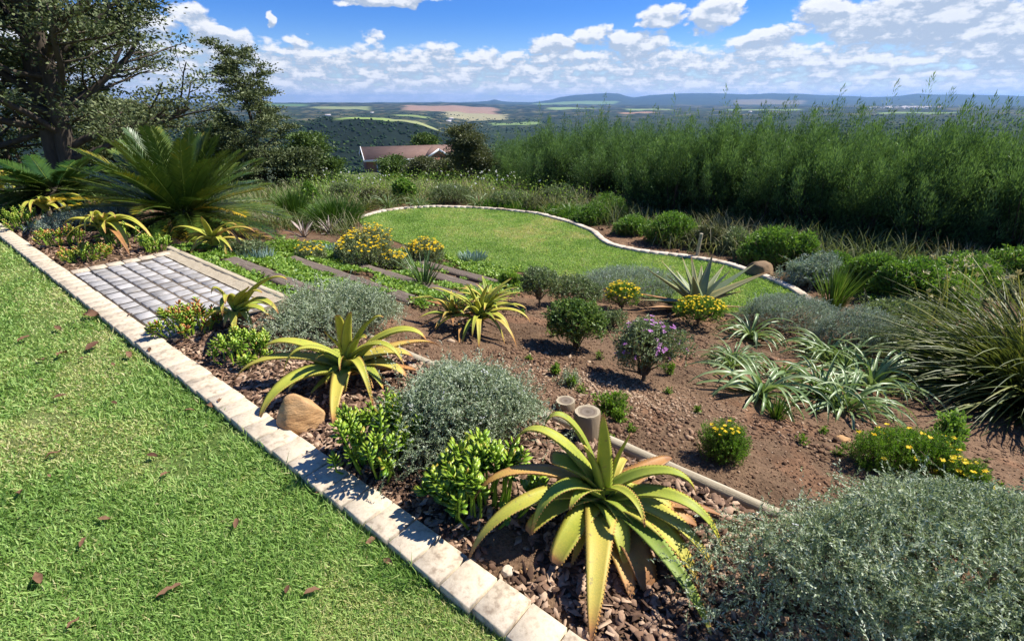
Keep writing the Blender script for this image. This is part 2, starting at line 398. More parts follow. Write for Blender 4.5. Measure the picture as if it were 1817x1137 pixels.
def subdiv_ico(levels):
    V = ICO.copy(); Fc = ICF.copy()
    for _ in range(levels):
        cache = {}; VL = list(V); NF = []
        def mid(a, b):
            k = (min(a, b), max(a, b))
            if k not in cache: m = VL[a] + VL[b]; VL.append(m / np.linalg.norm(m)); cache[k] = len(VL) - 1
            return cache[k]
        for a, b, c in Fc:
            x, y_, z = mid(a, b), mid(b, c), mid(c, a); NF += [(a, x, z), (b, y_, x), (c, z, y_), (x, y_, z)]
        V = np.array(VL); Fc = np.array(NF)
    return V, Fc
I3, F3 = subdiv_ico(3)

# ------------------------------------------------------------------ materials
def pmat(name, rough=.8, spec=.3):
    m = bpy.data.materials.new(name); m.use_nodes = True; t = NT(m.node_tree)
    b = t.n['Principled BSDF']; b.inputs['Roughness'].default_value = rough; b.inputs['Specular IOR Level'].default_value = spec
    return m, t, b
def fol(name, stops, rough=.55, trans=.3, spec=.35, noise=8.0, namt=.5, fade=None):
    """foliage: colour from the leaf's own tint plus soft patches"""
    m, t, b = pmat(name, rough, spec)
    at = t.new('ShaderNodeAttribute', attribute_name='tint'); tc = t.new('ShaderNodeTexCoord')
    nz = t.noise(tc.outputs['Object'], noise, 3)
    f = t.math('ADD', at.outputs['Fac'], t.math('MULTIPLY', t.math('SUBTRACT', nz, .5), namt), clamp=True)
    c = t.ramp(f, stops)
    if name.startswith('aloe'):
        fn = t.noise(tc.outputs['Object'], 160, 4, .7); sc_n = t.noise(tc.outputs['Object'], 38, 3, .6)
        c = t.mix(t.smooth(fn, .35, .75), c, t.mix(1.0, c, (1.25, 1.15, 1.0), 'MULTIPLY')); c = t.mix(t.math('MULTIPLY', t.smooth(sc_n, .61, .70), .6), c, (.24, .17, .08))
        bp = t.new('ShaderNodeBump'); bp.inputs['Strength'].default_value = .35; bp.inputs['Distance'].default_value = .003; t.l.new(fn, bp.inputs['Height']); t.l.new(bp.outputs[0], b.inputs['Normal'])
    t.l.new(c, b.inputs['Base Color'])
    if trans:
        tr = t.new('ShaderNodeBsdfTranslucent'); t.l.new(t.mix(1.0, c, (1.25, 1.3, .7), 'MULTIPLY'), tr.inputs[0])
        mx = t.new('ShaderNodeMixShader'); mx.inputs[0].default_value = trans
        t.l.new(b.outputs[0], mx.inputs[1]); t.l.new(tr.outputs[0], mx.inputs[2]); t.l.new(mx.outputs[0], t.n['Material Output'].inputs[0])
    return m
def solid(name, stops, scale=12, rough=.85, bump=.4, bscale=60, stretch=(1, 1, 1), detail=6, spec=.25, bdist=.01, tintamt=.3):
    m, t, b = pmat(name, rough, spec)
    tc = t.new('ShaderNodeTexCoord'); mp = t.new('ShaderNodeMapping'); t.l.new(tc.outputs['Object'], mp.inputs[0]); mp.inputs['Scale'].default_value = stretch
    at = t.new('ShaderNodeAttribute', attribute_name='tint')
    nz = t.noise(mp.outputs[0], scale, detail, .6)
    f = t.math('ADD', nz, t.math('MULTIPLY', t.math('SUBTRACT', at.outputs['Fac'], .5), tintamt), clamp=True)
    cc = t.ramp(f, stops)
    if 'stone' in name or 'concrete' in name or 'paver' in name:
        dn = t.noise(tc.outputs['Object'], 3.1, 6, .7); cc = t.mix(t.math('MULTIPLY', t.smooth(dn, .52, .68), .42), cc, (.27, .21, .14)); vn = t.noise(tc.outputs['Object'], 42, 3, .6); cc = t.mix(t.math('MULTIPLY', t.smooth(vn, .60, .72), .35), cc, (.40, .31, .23))
    t.l.new(cc, b.inputs['Base Color'])
    bp = t.new('ShaderNodeBump'); bp.inputs['Strength'].default_value = bump; bp.inputs['Distance'].default_value = bdist
    t.l.new(t.noise(mp.outputs[0], bscale, 5, .65), bp.inputs['Height']); t.l.new(bp.outputs[0], b.inputs['Normal'])
    return m
M = {}
M['aloe'] = fol('aloe_leaf', [(0, (.10, .18, .035)), (.3, (.24, .32, .045)), (.5, (.40, .42, .06)), (.7, (.52, .42, .09)), (.88, (.48, .25, .08)), (1, (.32, .16, .07))], .5, .14, .3, 14, .25)
M['aloe_grey'] = fol('grey_aloe_leaf', [(0, (.10, .16, .09)), (.4, (.21, .26, .13)), (.7, (.36, .33, .14)), (1, (.42, .22, .09))], .42, .1, .4, 14, .3)
M['silver'] = fol('silver_leaf', [(0, (.10, .145, .07)), (.5, (.29, .36, .205)), (1, (.58, .62, .46))], .6, .2, .3, 5, .4)
M['silver_mat'] = fol('silver_mat_leaf', [(0, (.15, .21, .15)), (.5, (.28, .36, .28)), (1, (.44, .52, .44))], .6, .2, .3, 5, .4)
M['succ'] = fol('succulent_leaf', [(0, (.08, .18, .02)), (.4, (.20, .36, .03)), (.7, (.40, .52, .06)), (.88, (.45, .33, .05)), (1, (.5, .15, .05))], .3, .22, .5, 10, .2)
M['round'] = fol('box_leaf', [(0, (.05, .11, .02)), (.5, (.13, .22, .045)), (1, (.27, .34, .08))], .45, .25, .4, 6, .3)
M['grey_green'] = fol('grey_green_leaf', [(0, (.07, .11, .045)), (.5, (.16, .22, .09)), (1, (.30, .35, .18))], .5, .25, .35, 6, .3)
M['shrub'] = fol('shrub_leaf', [(0, (.045, .11, .016)), (.5, (.12, .24, .03)), (1, (.24, .38, .06))], .5, .3, .35, 3, .4)
M['daisy'] = fol('daisy_leaf', [(0, (.05, .13, .012)), (.5, (.12, .25, .02)), (1, (.24, .36, .045))], .5, .3, .3, 6, .3)
M['hedge'] = fol('hedge_leaf', [(0, (.03, .055, .018)), (.4, (.075, .138, .044)), (.7, (.155, .262, .085)), (1, (.27, .40, .145))], .55, .3, .3, 1.4, .5)
M['tree'] = fol('dark_tree_leaf', [(0, (.04, .06, .02)), (.5, (.125, .155, .065)), (1, (.30, .33, .17))], .65, .15, .2, 1.6, .4)
M['tree_green'] = fol('green_tree_leaf', [(0, (.035, .065, .015)), (.5, (.09, .15, .03)), (1, (.18, .24, .06))], .5, .2, .35, 1.6, .4)
M['olive'] = fol('olive_leaf', [(0, (.055, .07, .028)), (.5, (.11, .125, .05)), (1, (.2, .21, .09))], .5, .2, .35, 2, .4)
M['cycad'] = fol('cycad_leaf', [(0, (.02, .06, .012)), (.45, (.06, .115, .018)), (.72, (.16, .21, .03)), (1, (.60, .40, .03))], .28, .05, .6, 2, .25)
M['strap'] = fol('strap_leaf', [(0, (.07, .14, .035)), (.5, (.19, .28, .10)), (1, (.40, .47, .24))], .38, .2, .45, 8, .25)
M['clump'] = fol('clump_leaf', [(0, (.055, .085, .022)), (.5, (.16, .19, .045)), (.8, (.33, .31, .09)), (1, (.50, .42, .20))], .45, .2, .4, 3, .3)
M['rush'] = fol('rush_leaf', [(0, (.04, .10, .015)), (.5, (.10, .19, .025)), (1, (.25, .31, .07))], .5, .2, .3, 4, .3)
M['wild'] = fol('wild_grass_leaf', [(0, (.07, .11, .035)), (.4, (.15, .19, .07)), (.7, (.29, .28, .14)), (1, (.44, .36, .24))], .65, .3, .2, .9, .75)
M['lawn_blade'] = fol('lawn_blade', [(0, (.10, .20, .035)), (.4, (.245, .40, .088)), (.75, (.43, .565, .18)), (.88, (.50, .50, .20)), (1, (.66, .58, .32))], .5, .35, .3, 1.7, .42)
M['cover'] = fol('cover_leaf', [(0, (.07, .16, .02)), (.5, (.19, .32, .04)), (1, (.42, .54, .10))], .45, .3, .35, 3, .3)
M['yellow'] = fol('yellow_petal', [(0, (.72, .42, .01)), (.5, (.85, .60, .015)), (1, (.9, .75, .05))], .6, .3, .2, 10, .3)
M['white_fl'] = fol('white_petal', [(0, (.62, .60, .66)), (1, (.85, .84, .86))], .6, .3, .2, 10, .3)
M['purple'] = fol('purple_petal', [(0, (.32, .10, .34)), (.5, (.52, .22, .52)), (1, (.70, .42, .66))], .6, .3, .2, 10, .3)
M['blue_fl'] = fol('lilac_petal', [(0, (.30, .28, .55)), (1, (.5, .48, .72))], .6, .3, .2, 10, .3)
M['dry'] = fol('dry_leaf', [(0, (.07, .032, .02)), (.5, (.16, .08, .045)), (1, (.30, .18, .10))], .7, .1, .2, 14, .4)
M['seedhead'] = fol('seed_head', [(0, (.40, .34, .16)), (1, (.68, .62, .38))], .8, .1, .2, 10, .3)
M['bark'] = solid('bark', [(0.2, (.035, .027, .02)), (.6, (.10, .08, .06)), (1, (.2, .17, .13))], 6, .9, .6, 30, (1, 1, .3))
M['stem'] = solid('stem', [(0.2, (.09, .065, .04)), (.8, (.2, .15, .09))], 10, .9, .3)
M['sleeper'] = solid('weathered_sleeper', [(.25, (.085, .062, .047)), (.5, (.17, .13, .10)), (.75, (.28, .23, .18))], 5, .92, .7, 40, (1, 12, 12), bdist=.012)
M['log'] = solid('grey_log', [(.25, (.19, .145, .09)), (.5, (.43, .36, .245)), (.75, (.58, .51, .37))], 4, .85, .5, 30, (.6, 9, 9), bdist=.01)
M['post'] = solid('brown_post', [(.25, (.13, .09, .05)), (.5, (.27, .20, .12)), (.75, (.38, .30, .19))], 6, .9, .5, 40, (1, 1, .2))
M['kerb'] = solid('cream_stone', [(.28, (.32, .245, .17)), (.42, (.53, .435, .31)), (.56, (.63, .53, .385)), (.70, (.50, .40, .28))], 30, .8, .3, 110, bdist=.004, tintamt=.22)
M['kerb2'] = solid('pale_concrete', [(.25, (.38, .30, .21)), (.5, (.58, .49, .38)), (.75, (.68, .60, .49))], 5, .8, .3, 50, bdist=.008, tintamt=.4)
M['paver'] = solid('grey_paver', [(.25, (.25, .235, .215)), (.5, (.38, .36, .335)), (.75, (.49, .465, .43))], 14, .8, .35, 120, bdist=.004, tintamt=.35)
M['grout'] = solid('dark_joint', [(.3, (.09, .07, .05)), (.7, (.18, .145, .11))], 30, .95, .5, 90)
M['rock'] = solid('ochre_rock', [(.25, (.24, .12, .05)), (.45, (.46, .26, .11)), (.65, (.56, .35, .17)), (.85, (.44, .30, .18))], 7, .8, .7, 22, (1, 1, 2.2), bdist=.015)
M['rock2'] = solid('brown_rock', [(.25, (.14, .09, .05)), (.6, (.27, .18, .10)), (.85, (.36, .27, .17))], 5, .85, .6, 22, bdist=.012)
M['chip'] = solid('bark_chip', [(.15, (.075, .042, .026)), (.45, (.19, .112, .070)), (.7, (.31, .195, .125)), (.95, (.47, .33, .22))], 18, .92, .6, 70, (1, 1, 1), bdist=.006, tintamt=1.1)
M['clod'] = solid('soil_clod', [(.2, (.08, .045, .026)), (.5, (.18, .102, .058)), (.75, (.29, .175, .105)), (.95, (.44, .32, .21))], 12, .95, .6, 60, bdist=.006, tintamt=.9)

# ------------------------------------------------------------------ ground: one sheet to the horizon
def ground_material():
    m, t, b = pmat('ground_soil', .95, .12)
    at = t.new('ShaderNodeAttribute', attribute_name='col'); tc = t.new('ShaderNodeTexCoord')
    n1 = t.noise(tc.outputs['Object'], 9, 7, .62); n2 = t.noise(tc.outputs['Object'], 55, 5, .6); n3 = t.noise(tc.outputs['Object'], 1.3, 4, .5)
    f = t.math('ADD', t.math('ADD', t.math('MULTIPLY', n1, .9), t.math('MULTIPLY', n2, .9)), t.math('MULTIPLY', n3, .5))
    k = t.smooth(f, .75, 1.55)
    br = t.ramp(k, [(0, (.55, .52, .5)), (.5, (1, 1, 1)), (1, (1.5, 1.5, 1.5))])
    t.l.new(t.mix(1.0, at.outputs['Color'], br, 'MULTIPLY'), b.inputs['Base Color'])
    bp = t.new('ShaderNodeBump'); bp.inputs['Strength'].default_value = .9; bp.inputs['Distance'].default_value = .03
    t.l.new(t.math('ADD', n1, t.math('MULTIPLY', n2, .5)), bp.inputs['Height']); t.l.new(bp.outputs[0], b.inputs['Normal'])
    return m
def make_ground():
    rr = [0.25]
    while rr[-1] < 45000:
        r = rr[-1]; rr.append(r + min(max(.022, r * .011), r * .02 + .02) if r < 16 else r * 1.0135)
    rr = np.array(rr)
    aa = np.concatenate([np.arange(-180, -66, 3.0), np.arange(-66, 66, .3), np.arange(66, 180.1, 3.0)]); aa = np.radians(aa)
    Rr, A = np.meshgrid(rr, aa, indexing='ij'); X = Rr * np.sin(A); Y = Rr * np.cos(A); Z = G(X, Y)
    nr, na = X.shape; V = np.stack([X, Y, Z], -1).reshape(-1, 3)
    i = np.arange(nr - 1)[:, None] * na + np.arange(na - 1)[None]; q = np.stack([i, i + na, i + na + 1, i + 1], -1).reshape(-1, 4)
    # colours of the land, with cloud shadow included on the spur
    u, v = uvof(X, Y); px = px_of_az(A); lr = np.log(Rr)
    C = np.zeros(X.shape + (3,)) + np.array([.140, .088, .052])
    def lay(mask, c):
        nonlocal C
        C = C * (1 - mask[..., None]) + np.asarray(c) * mask[..., None]
    n = fbm(X * .8, Y * .8, 33); lay(sst(n, .45, .62) * .6, (.20, .122, .072)); lay(sst(fbm(X * 2.6, Y * 2.6, 35), .60, .7) * .35 * (v > 2), (.26, .125, .065))
    lay(sst(Rr, 12.5, 16) , (.10, .12, .045))
    lay(((v < .8)).astype(float) * 1.0, (.16, .17, .06))
    wx = X / np.maximum(Rr, 1) * 60; wy = lr * 22
    f1 = fbm(wx * .55, wy * .5, 41); f2 = fbm(wx * 2.2, wy * 1.8, 43, 5); f3 = fbm(wx * 6, wy * 4, 47, 3)
    far = sst(Rr, 300, 700)
    base = np.array([.035, .065, .022])[None, None] * np.ones(X.shape + (1,))
    g = np.array([.13, .185, .06]); y_ = np.array([.30, .27, .12]); fo = np.array([.022, .045, .022])
    base = base + (g - base) * (sst(f2, .47, .56) * sst(f1, .38, .55))[..., None]
    base = base + (y_ - base) * (sst(fbm(wx * 1.1, wy * 1.3, 53), .57, .62) * sst(Rr, 2500, 4000))[..., None]
    base = base + (fo - base) * (sst(f3, .52, .62) * .85)[..., None]
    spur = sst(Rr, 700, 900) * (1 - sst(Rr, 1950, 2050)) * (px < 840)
    spurc = np.array([.020, .040, .022]) * (.55 + .95 * fbm(X / 28, Y / 28, 61, 4)[..., None])  # dark forest colour, with the cloud shadow over the spur painted in
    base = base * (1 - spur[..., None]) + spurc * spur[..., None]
    rv = sst(Rr, 700, 900) * (1 - sst(Rr, 5200, 5600)) * (px > 840)
    rvc = np.array([.045, .085, .025]) * (.5 + 1.0 * fbm(X / 60, Y / 60, 63, 4)[..., None])
    base = base * (1 - .6 * rv[..., None]) + rvc * .6 * rv[..., None]
    mtn = sst(Rr, 15500, 18000)
    mc = np.array([.07, .105, .045]) * (.6 + .8 * fbm(wx * 1.4, lr * 60, 71, 4)[..., None])
    base = base * (1 - mtn[..., None]) + mc * mtn[..., None]
    base = base * np.where((Rr < 15500), .40, .5)[..., None] * (.75 + .5 * fbm(wx * 4, wy * 6, 83, 4))[..., None]
    C = C * (1 - far[..., None]) + base * far[..., None]
    def field(x0, x1, r0, r1, c, e=6):
        jx = (fbm(lr * 40, px / 90, 77) - .5) * 26; jr = (fbm(px / 30, lr * 3, 79) - .5) * .10
        m = sst(px + jx, x0 - e, x0 + e) * (1 - sst(px + jx, x1 - e, x1 + e)) * sst(lr + jr, math.log(r0) - .01, math.log(r0) + .01) * (1 - sst(lr + jr, math.log(r1) - .01, math.log(r1) + .01))
        lay(m, c)
    field(718, 880, 6900, 10300, (.30, .19, .125)); field(790, 895, 5200, 6900, (.30, .27, .14)); field(600, 700, 1840, 2300, (.23, .31, .09), 14)
    field(690, 775, 1900, 2200, (.26, .28, .12), 10)
    field(560, 655, 7200, 8800, (.22, .25, .10)); field(700, 760, 4700, 5100, (.2, .26, .08)); field(975, 1060, 9000, 10500, (.22, .30, .11)); field(1110, 1190, 8500, 9600, (.22, .3, .12))
    field(1290, 1420, 7800, 8500, (.2, .27, .1)); field(870, 960, 4200, 4700, (.17, .24, .08)); field(1100, 1160, 7000, 7500, (.38, .22, .14)); field(1560, 1700, 6000, 6600, (.17, .24, .08)); field(950, 1090, 17500, 20000, (.16, .24, .09))
    field(1300, 1420, 17000, 21000, (.18, .15, .08)); field(460, 545, 9500, 12000, (.1, .17, .06))
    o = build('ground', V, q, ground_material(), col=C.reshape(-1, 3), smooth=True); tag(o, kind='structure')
    return o
make_ground()

# ------------------------------------------------------------------ lawns
def lawn_sheet_mat():
    m, t, b = pmat('lawn_thatch', .95, .1); tc = t.new('ShaderNodeTexCoord')
    n = t.noise(tc.outputs['Object'], 1.6, 5, .6); n2 = t.noise(tc.outputs['Object'], 70, 4, .7)
    f = t.math('ADD', t.math('MULTIPLY', n, .6), t.math('MULTIPLY', n2, .4))
    t.l.new(t.ramp(f, [(.3, (.05, .09, .02)), (.5, (.13, .19, .045)), (.62, (.27, .27, .11)), (.75, (.45, .38, .21))]), b.inputs['Base Color'])
    bp = t.new('ShaderNodeBump'); bp.inputs['Strength'].default_value = 1; bp.inputs['Distance'].default_value = .02
    t.l.new(n2, bp.inputs['Height']); t.l.new(bp.outputs[0], b.inputs['Normal'])
    return m
MLS = lawn_sheet_mat()
us = np.linspace(-6, 26, 80); vs = np.linspace(-12, .785, 50); UU, VV = np.meshgrid(us, vs, indexing='ij'); Q = xy(UU, VV)
jig = (fbm(UU * 3, VV * 3, 5) - .5) * .012
Vl = np.concatenate([Q, (jig - .04)[..., None]], -1).reshape(-1, 3); i = np.arange(79)[:, None] * 50 + np.arange(49)[None]
o = build('upper_lawn', Vl, np.stack([i, i + 50, i + 51, i + 1], -1).reshape(-1, 4), MLS); tag(o, kind='structure')
c3 = np.array([*LCEN, LZ]); P3 = np.concatenate([LP, np.full((len(LP), 1), LZ)], 1); n = len(LP)
o = build('lower_lawn', np.vstack([P3, c3]), np.array([[k, (k + 1) % n, n] for k in range(n)]), MLS); tag(o, kind='structure')

def straw_patch(x, y): return sst(fbm(x * 1.9, y * 1.9, 90, 4), .53, .68)
# short grass of the upper lawn
n = 680000
r = np.exp(ru(math.log(.85), math.log(16), n)); a = R(1) * ru(-66, 24, n)
x, y = r * np.sin(a), r * np.cos(a); u, v = uvof(x, y); k = (v < .80 + .04 * (fbm(u * 5, u * 0, 4) - .4) ) & (y > .45) & ((rng.random(n) > .75) | (fbm(x * 2.6, y * 2.6, 99, 4) < .75)); x, y, r, u, v = x[k], y[k], r[k], u[k], v[k]
n = len(x); st = straw_patch(x, y)
hh = ru(.014, .040, n) * (1 - .35 * st) * (1 + .9 * (v > .70) * ru(0, 1, n) ** 3) * (1 + .5 * (rng.random(n) < .04))
D = nrm(np.stack([rn(n) * .9, rn(n) * .9, ru(.35, 1.3, n)], -1)); D[:, 2] = np.abs(D[:, 2])
mb = MB(); edge = (rng.random(n) < st * .5)
tint = np.clip(.44 + rn(n) * .20 + (fbm(x * .7, y * .7, 92) - .5) * .5 + (fbm(x * 3.1, y * 3.1, 98) - .5) * .5 + st * .15, 0, .85); edge |= rng.random(n) < .05; tint[edge] = ru(.74, .97, edge.sum())
leafs(mb, np.stack([x, y, np.full(n, -.042)], -1), D, hh * 1.15, (.0024 + .0013 * r), tint, .25, .35)
tag(mb.out('lawn_grass', M['lawn_blade']), 'short green grass with straw patches beside the stone edging', 'grass', kind='stuff')
# lower lawn
n = 330000
lo, hi = LP.min(0), LP.max(0); x = ru(lo[0], hi[0], n); y = ru(lo[1], hi[1], n); k = inpoly(x, y, LCEN + (LP - LCEN) * .997); x, y = x[k], y[k]; n = len(x)
D = nrm(np.stack([rn(n) * .7, rn(n) * .7, ru(.4, 1.3, n)], -1)); D[:, 2] = np.abs(D[:, 2]); mb = MB()
st = sst(fbm(x * 1.3, y * 1.3, 95, 4), .5, .72)
tint = np.clip(.50 + rn(n) * .15 + (fbm(x * .5, y * .5, 96) - .5) * .6 + (fbm(x * 4, y * 4, 97) - .5) * .5 + st * .2, 0, .95)
leafs(mb, np.stack([x, y, np.full(n, LZ)], -1), D, ru(.02, .042, n), .009, tint, .25, .35)
tag(mb.out('round_lawn_grass', M['lawn_blade']), 'mown green grass inside the curved pale edging', 'grass', kind='stuff')

# ------------------------------------------------------------------ stone kerbs, patio
ANG = math.atan2(U2[1], U2[0])
mb = MB(); u = -1.6; k = 0
while u < 13:
    L = .15
    p = xy(u + L / 2, .868 + ru(-.004, .004)); box(mb, (*p, -.10 + ru(-.003, .003)), L - .009, .152, .108, ANG + ru(-.008, .008), .0045, ru(.2, .8), .0004); u += L
o = mb.out('stone_kerb', M['kerb']); tag(o, kind='structure')
mb = MB()
N = 74; KS = spline(KP, N + 1)
for k in range(N):
    a, b = KS[k], KS[k + 1]; d = b - a; L = np.linalg.norm(d)
    c = (a + b) / 2; box(mb, (*c, LZ - .05 + ru(-.002, .002)), L * 1.0, .115, .10, math.atan2(d[1], d[0]) + ru(-.008, .008), .008, ru(.2, .8), .002)
o = mb.out('lawn_kerb', M['kerb2']); tag(o, kind='structure')
mb = MB(); mg = MB()
p = xy(5.28, 1.41); box(mg, (*p, -.09), 2.62, .90, .083, ANG)
# paver rows run along u: six columns, each with its own row offsets; the far row is cream like the kerb
vv = .955; cols = [.136] * 6; mk = MB()
for ci, w in enumerate(cols):
    u = 4.02; long_ = ci % 2 == 0
    while u < 6.42:
        L = ru(.135, .20)
        L = min(L, 6.43 - u)
        if L < .07: break
        p = xy(u + L / 2, vv + w / 2); box(mb, (*p, -.045 + ru(-.003, .003)), L - .034, w - .020, .045 + ru(-.002, .002), ANG + ru(-.02, .02), .006, ru(0, 1), .0015); u += L
    vv += w
for k in range(6):
    p = xy(6.505, .955 + .15 * k + .075); box(mk, (*p, -.045), .13, .142, .05, ANG, .006, ru(0, 1), .0015)
o = mb.out('patio_paving', M['paver']); tag(o, kind='structure')
o = mg.out('patio_bedding', M['grout']); tag(o, kind='structure')
o = mk.out('patio_border', M['kerb']); tag(o, kind='structure')

# ------------------------------------------------------------------ timber, stumps, rocks, bark, clods
def timber(name, label, cat, u0, u1, v, z, w, h, mat, group=None, round_=False, tilt=0.0):
    c = xy((u0 + u1) / 2, v); e = thing(name, label, cat, (*c, z), group, ANG)
    L = abs(u1 - u0); n = 26; xs = np.linspace(-L / 2, L / 2, n); mb = MB()
    if round_: a = np.linspace(0, 2 * math.pi, 12, endpoint=False); prof = np.stack([np.cos(a) * w / 2, np.sin(a) * h / 2], 1)
    else:
        b = .02; prof = np.array([(-w/2, -h/2), (w/2, -h/2), (w/2, h/2 - b), (w/2 - b, h/2), (w/6, h/2 - .004), (-w/6, h/2), (-w/2 + b, h/2), (-w/2, h/2 - b)])
    m = len(prof); V = np.zeros((n, m, 3)); V[..., 0] = xs[:, None]; V[..., 1:] = prof[None]
    wob = (fbm(xs * 2.1, xs * 0 + v * 7, 12) - .5) * .03; V[..., 1] += wob[:, None]; V[..., 1:] *= (1 + rn(n, m) * .02)[..., None]; V[..., 2] -= h / 2; V[..., 2] += (xs * tilt)[:, None]
    i = np.arange(n - 1)[:, None] * m; q = []
    for j in range(m): j2 = (j + 1) % m; q.append(np.concatenate([i + j, i + j2, i + m + j2, i + m + j], 1))
    mb.add(V, quads=np.concatenate(q), tint=ru(.2, .8))
    for (r0, fl) in ((0, 1), ((n - 1) * m, 0)):
        cc = V.reshape(-1, 3)[r0:r0 + m]; ctr = cc.mean(0); tri = [[j, (j + 1) % m, m] for j in range(m)]
        if not fl: tri = [[a_[1], a_[0], a_[2]] for a_ in tri]
        mb.add(np.vstack([cc, ctr]), tris=tri, tint=.75)
    mb.out('timber', mat, e, smooth=False)
    return e
gs = 'railway sleepers laid as garden steps'
timber('sleeper', 'weathered railway sleeper forming the top step below the grey paved landing', 'sleeper', 4.3, 6.22, 2.37, -.13, .19, .13, M['sleeper'], gs)
timber('sleeper', 'railway sleeper making the second step down from the paved landing', 'sleeper', 3.72, 6.2, 3.10, -.29, .20, .14, M['sleeper'], gs)
timber('sleeper', 'railway sleeper making the middle step, half hidden by ground cover', 'sleeper', 3.6, 6.1, 3.73, -.43, .19, .14, M['sleeper'], gs)
timber('sleeper', 'railway sleeper making the fourth step down, beyond the middle one', 'sleeper', 3.7, 6.2, 4.30, -.54, .20, .14, M['sleeper'], gs)
timber('sleeper', 'lowest railway sleeper of the steps, its sawn end beside the round lawn', 'sleeper', 3.66, 5.7, 4.80, -.64, .19, .16, M['sleeper'], gs)
timber('edging_log', 'pale squared timber edging along the outer side of the paved landing', 'log', 4.1, 6.75, 1.94, .02, .07, .13, M['log'])
timber('edging_log', 'long grey round log edging the bark bed between stump and silver shrub', 'log', -.6, 1.22, 1.955, -.008, .065, .07, M['log'], None, True)
timber('edging_log', 'half buried round log edging running behind the silver shrubs', 'log', 1.24, 4.05, 1.97, -.03, .07, .07, M['log'], None, True)
def sand_strip():
    us_ = np.linspace(4.05, 6.6, 60); vs_ = np.linspace(1.775, 1.915, 6); A_, B_ = np.meshgrid(us_, vs_, indexing='ij'); q = xy(A_, B_)
    z = .0 + (fbm(A_ * 9, B_ * 9, 3) - .5) * .02; V = np.concatenate([q, z[..., None]], -1); i = np.arange(59)[:, None] * 6 + np.arange(5)[None]
    tag(build('sand_path', V, np.stack([i, i + 6, i + 7, i + 1], -1).reshape(-1, 4), solid('pale_sand', [(.2, (.30, .24, .16)), (.8, (.50, .43, .31))], 20, .95, .8, 70), tint=np.full(360, .5)), kind='structure')
sand_strip()

def stump(loc, r, h, label, name='post_stump'):
    e = thing(name, label, 'stump', loc); n = 28; mb = MB(); a = np.linspace(0, 2 * math.pi, n, endpoint=False)
    rr_ = r * (1 + .05 * np.sin(a * 2 + 1) + .02 * rn(n)); rings = [(1.04, 0 - .06), (1.0, h * .5), (.98, h - .008), (.93, h)]
    V = np.concatenate([np.stack([np.cos(a) * rr_ * s, np.sin(a) * rr_ * s, np.full(n, z)], 1) for s, z in rings]); q = []
    for k in range(3):
        for j in range(n): j2 = (j + 1) % n; q.append([k * n + j, k * n + j2, k * n + n + j2, k * n + n + j])
    mb.add(V, quads=q, tint=.45); mb.out('trunk', M['post'], e, True)
    mt = MB(); R2 = np.linspace(.93, 0.0, 8); V = np.concatenate([np.stack([np.cos(a) * rr_ * s, np.sin(a) * rr_ * s, h + .002 + 0 * a - .006 * (1 - s)], 1) for s in R2]); q = []
    for k in range(7):
        for j in range(n): j2 = (j + 1) % n; q.append([k * n + j, k * n + j2, k * n + n + j2, k * n + n + j])
    mt.add(V, quads=q)
    m, t, b = pmat('stump_rings', .85, .2); tc_ = t.new('ShaderNodeTexCoord'); sp_ = t.new('ShaderNodeSeparateXYZ'); t.l.new(tc_.outputs['Object'], sp_.inputs[0])
    d = t.math('SQRT', t.math('ADD', t.math('MULTIPLY', sp_.outputs[0], sp_.outputs[0]), t.math('MULTIPLY', sp_.outputs[1], sp_.outputs[1])))
    nz = t.noise(tc_.outputs['Object'], 25, 4); f = t.math('ADD', t.math('MULTIPLY', d, 1 / r), t.math('MULTIPLY', t.math('SUBTRACT', nz, .5), .35))
    rings_ = t.math('MULTIPLY', t.math('SINE', t.math('MULTIPLY', f, 42)), .06)
    t.l.new(t.ramp(t.math('ADD', f, rings_), [(0, (.10, .075, .05)), (.35, (.20, .16, .12)), (.6, (.16, .12, .085)), (.8, (.40, .33, .22)), (1, (.46, .38, .26))]), b.inputs['Base Color'])
    mt.out('cut_face', m, e)
    return e
p, s = hit(1042, 782); stump((p[0], p[1] + .05, float(G(p[0], p[1] + .05)) - .02), .068, .20, 'short upright round wooden post with a cracked grey cut top')
p, s = hit(1003, 722); stump((p[0], p[1], float(G(p[0], p[1])) - .02), .06, .07, 'pale flat sawn wooden disc set low in the soil beside the upright post', 'wood_disc')

def rock(px, py, w, h, label, mat='rock', seed=0, rz=0.0, dz=0.0, group=None, zf=.3, name='rock'):
    p, s = hit(px, py); w_, h_ = w * s, h * s; e = thing(name, label, 'rock', (p[0], p[1], p[2] + dz), group, rz)
    V = I3.copy(); g = np.random.default_rng(seed)
    for _ in range(10):            # flat facets
        d = nrm(g.standard_normal(3)); d[2] = abs(d[2]) * .8; d = nrm(d); c = g.uniform(.66, .86); k = V @ d - c; V = V - np.maximum(k, 0)[:, None] * d * .92
    f = fbm(V[:, 0] * 3 + seed, V[:, 1] * 3 + V[:, 2] * 2.3, seed, 4); V = V * (1 + (f - .5) * .18)[:, None]
    V = V * np.array([w_ / 2, w_ / 2 * .85, h_ * .62]); V[:, 2] += h_ * zf
    build('stone', V, F3, M[mat], e, tint=np.full(len(V), .5), smooth=False)
rock(538, 752, 84, 74, 'large ochre sandstone rock under the drooping aloe leaf by the kerb', seed=21, rz=.3, zf=.25)
rock(768, 862, 46, 34, 'small orange rock beside the kerb between two green succulents', seed=7, rz=.2)
rock(766, 876, 26, 16, 'tiny orange rock tucked under the small orange rock', seed=9)
rock(1347, 487, 52, 26, 'rounded brown boulder half buried just outside the curved kerb', 'rock2', 12)
rock(850, 940, 14, 10, 'small orange pebble in the bark near the succulent beside the kerb', seed=15, name='pebble')
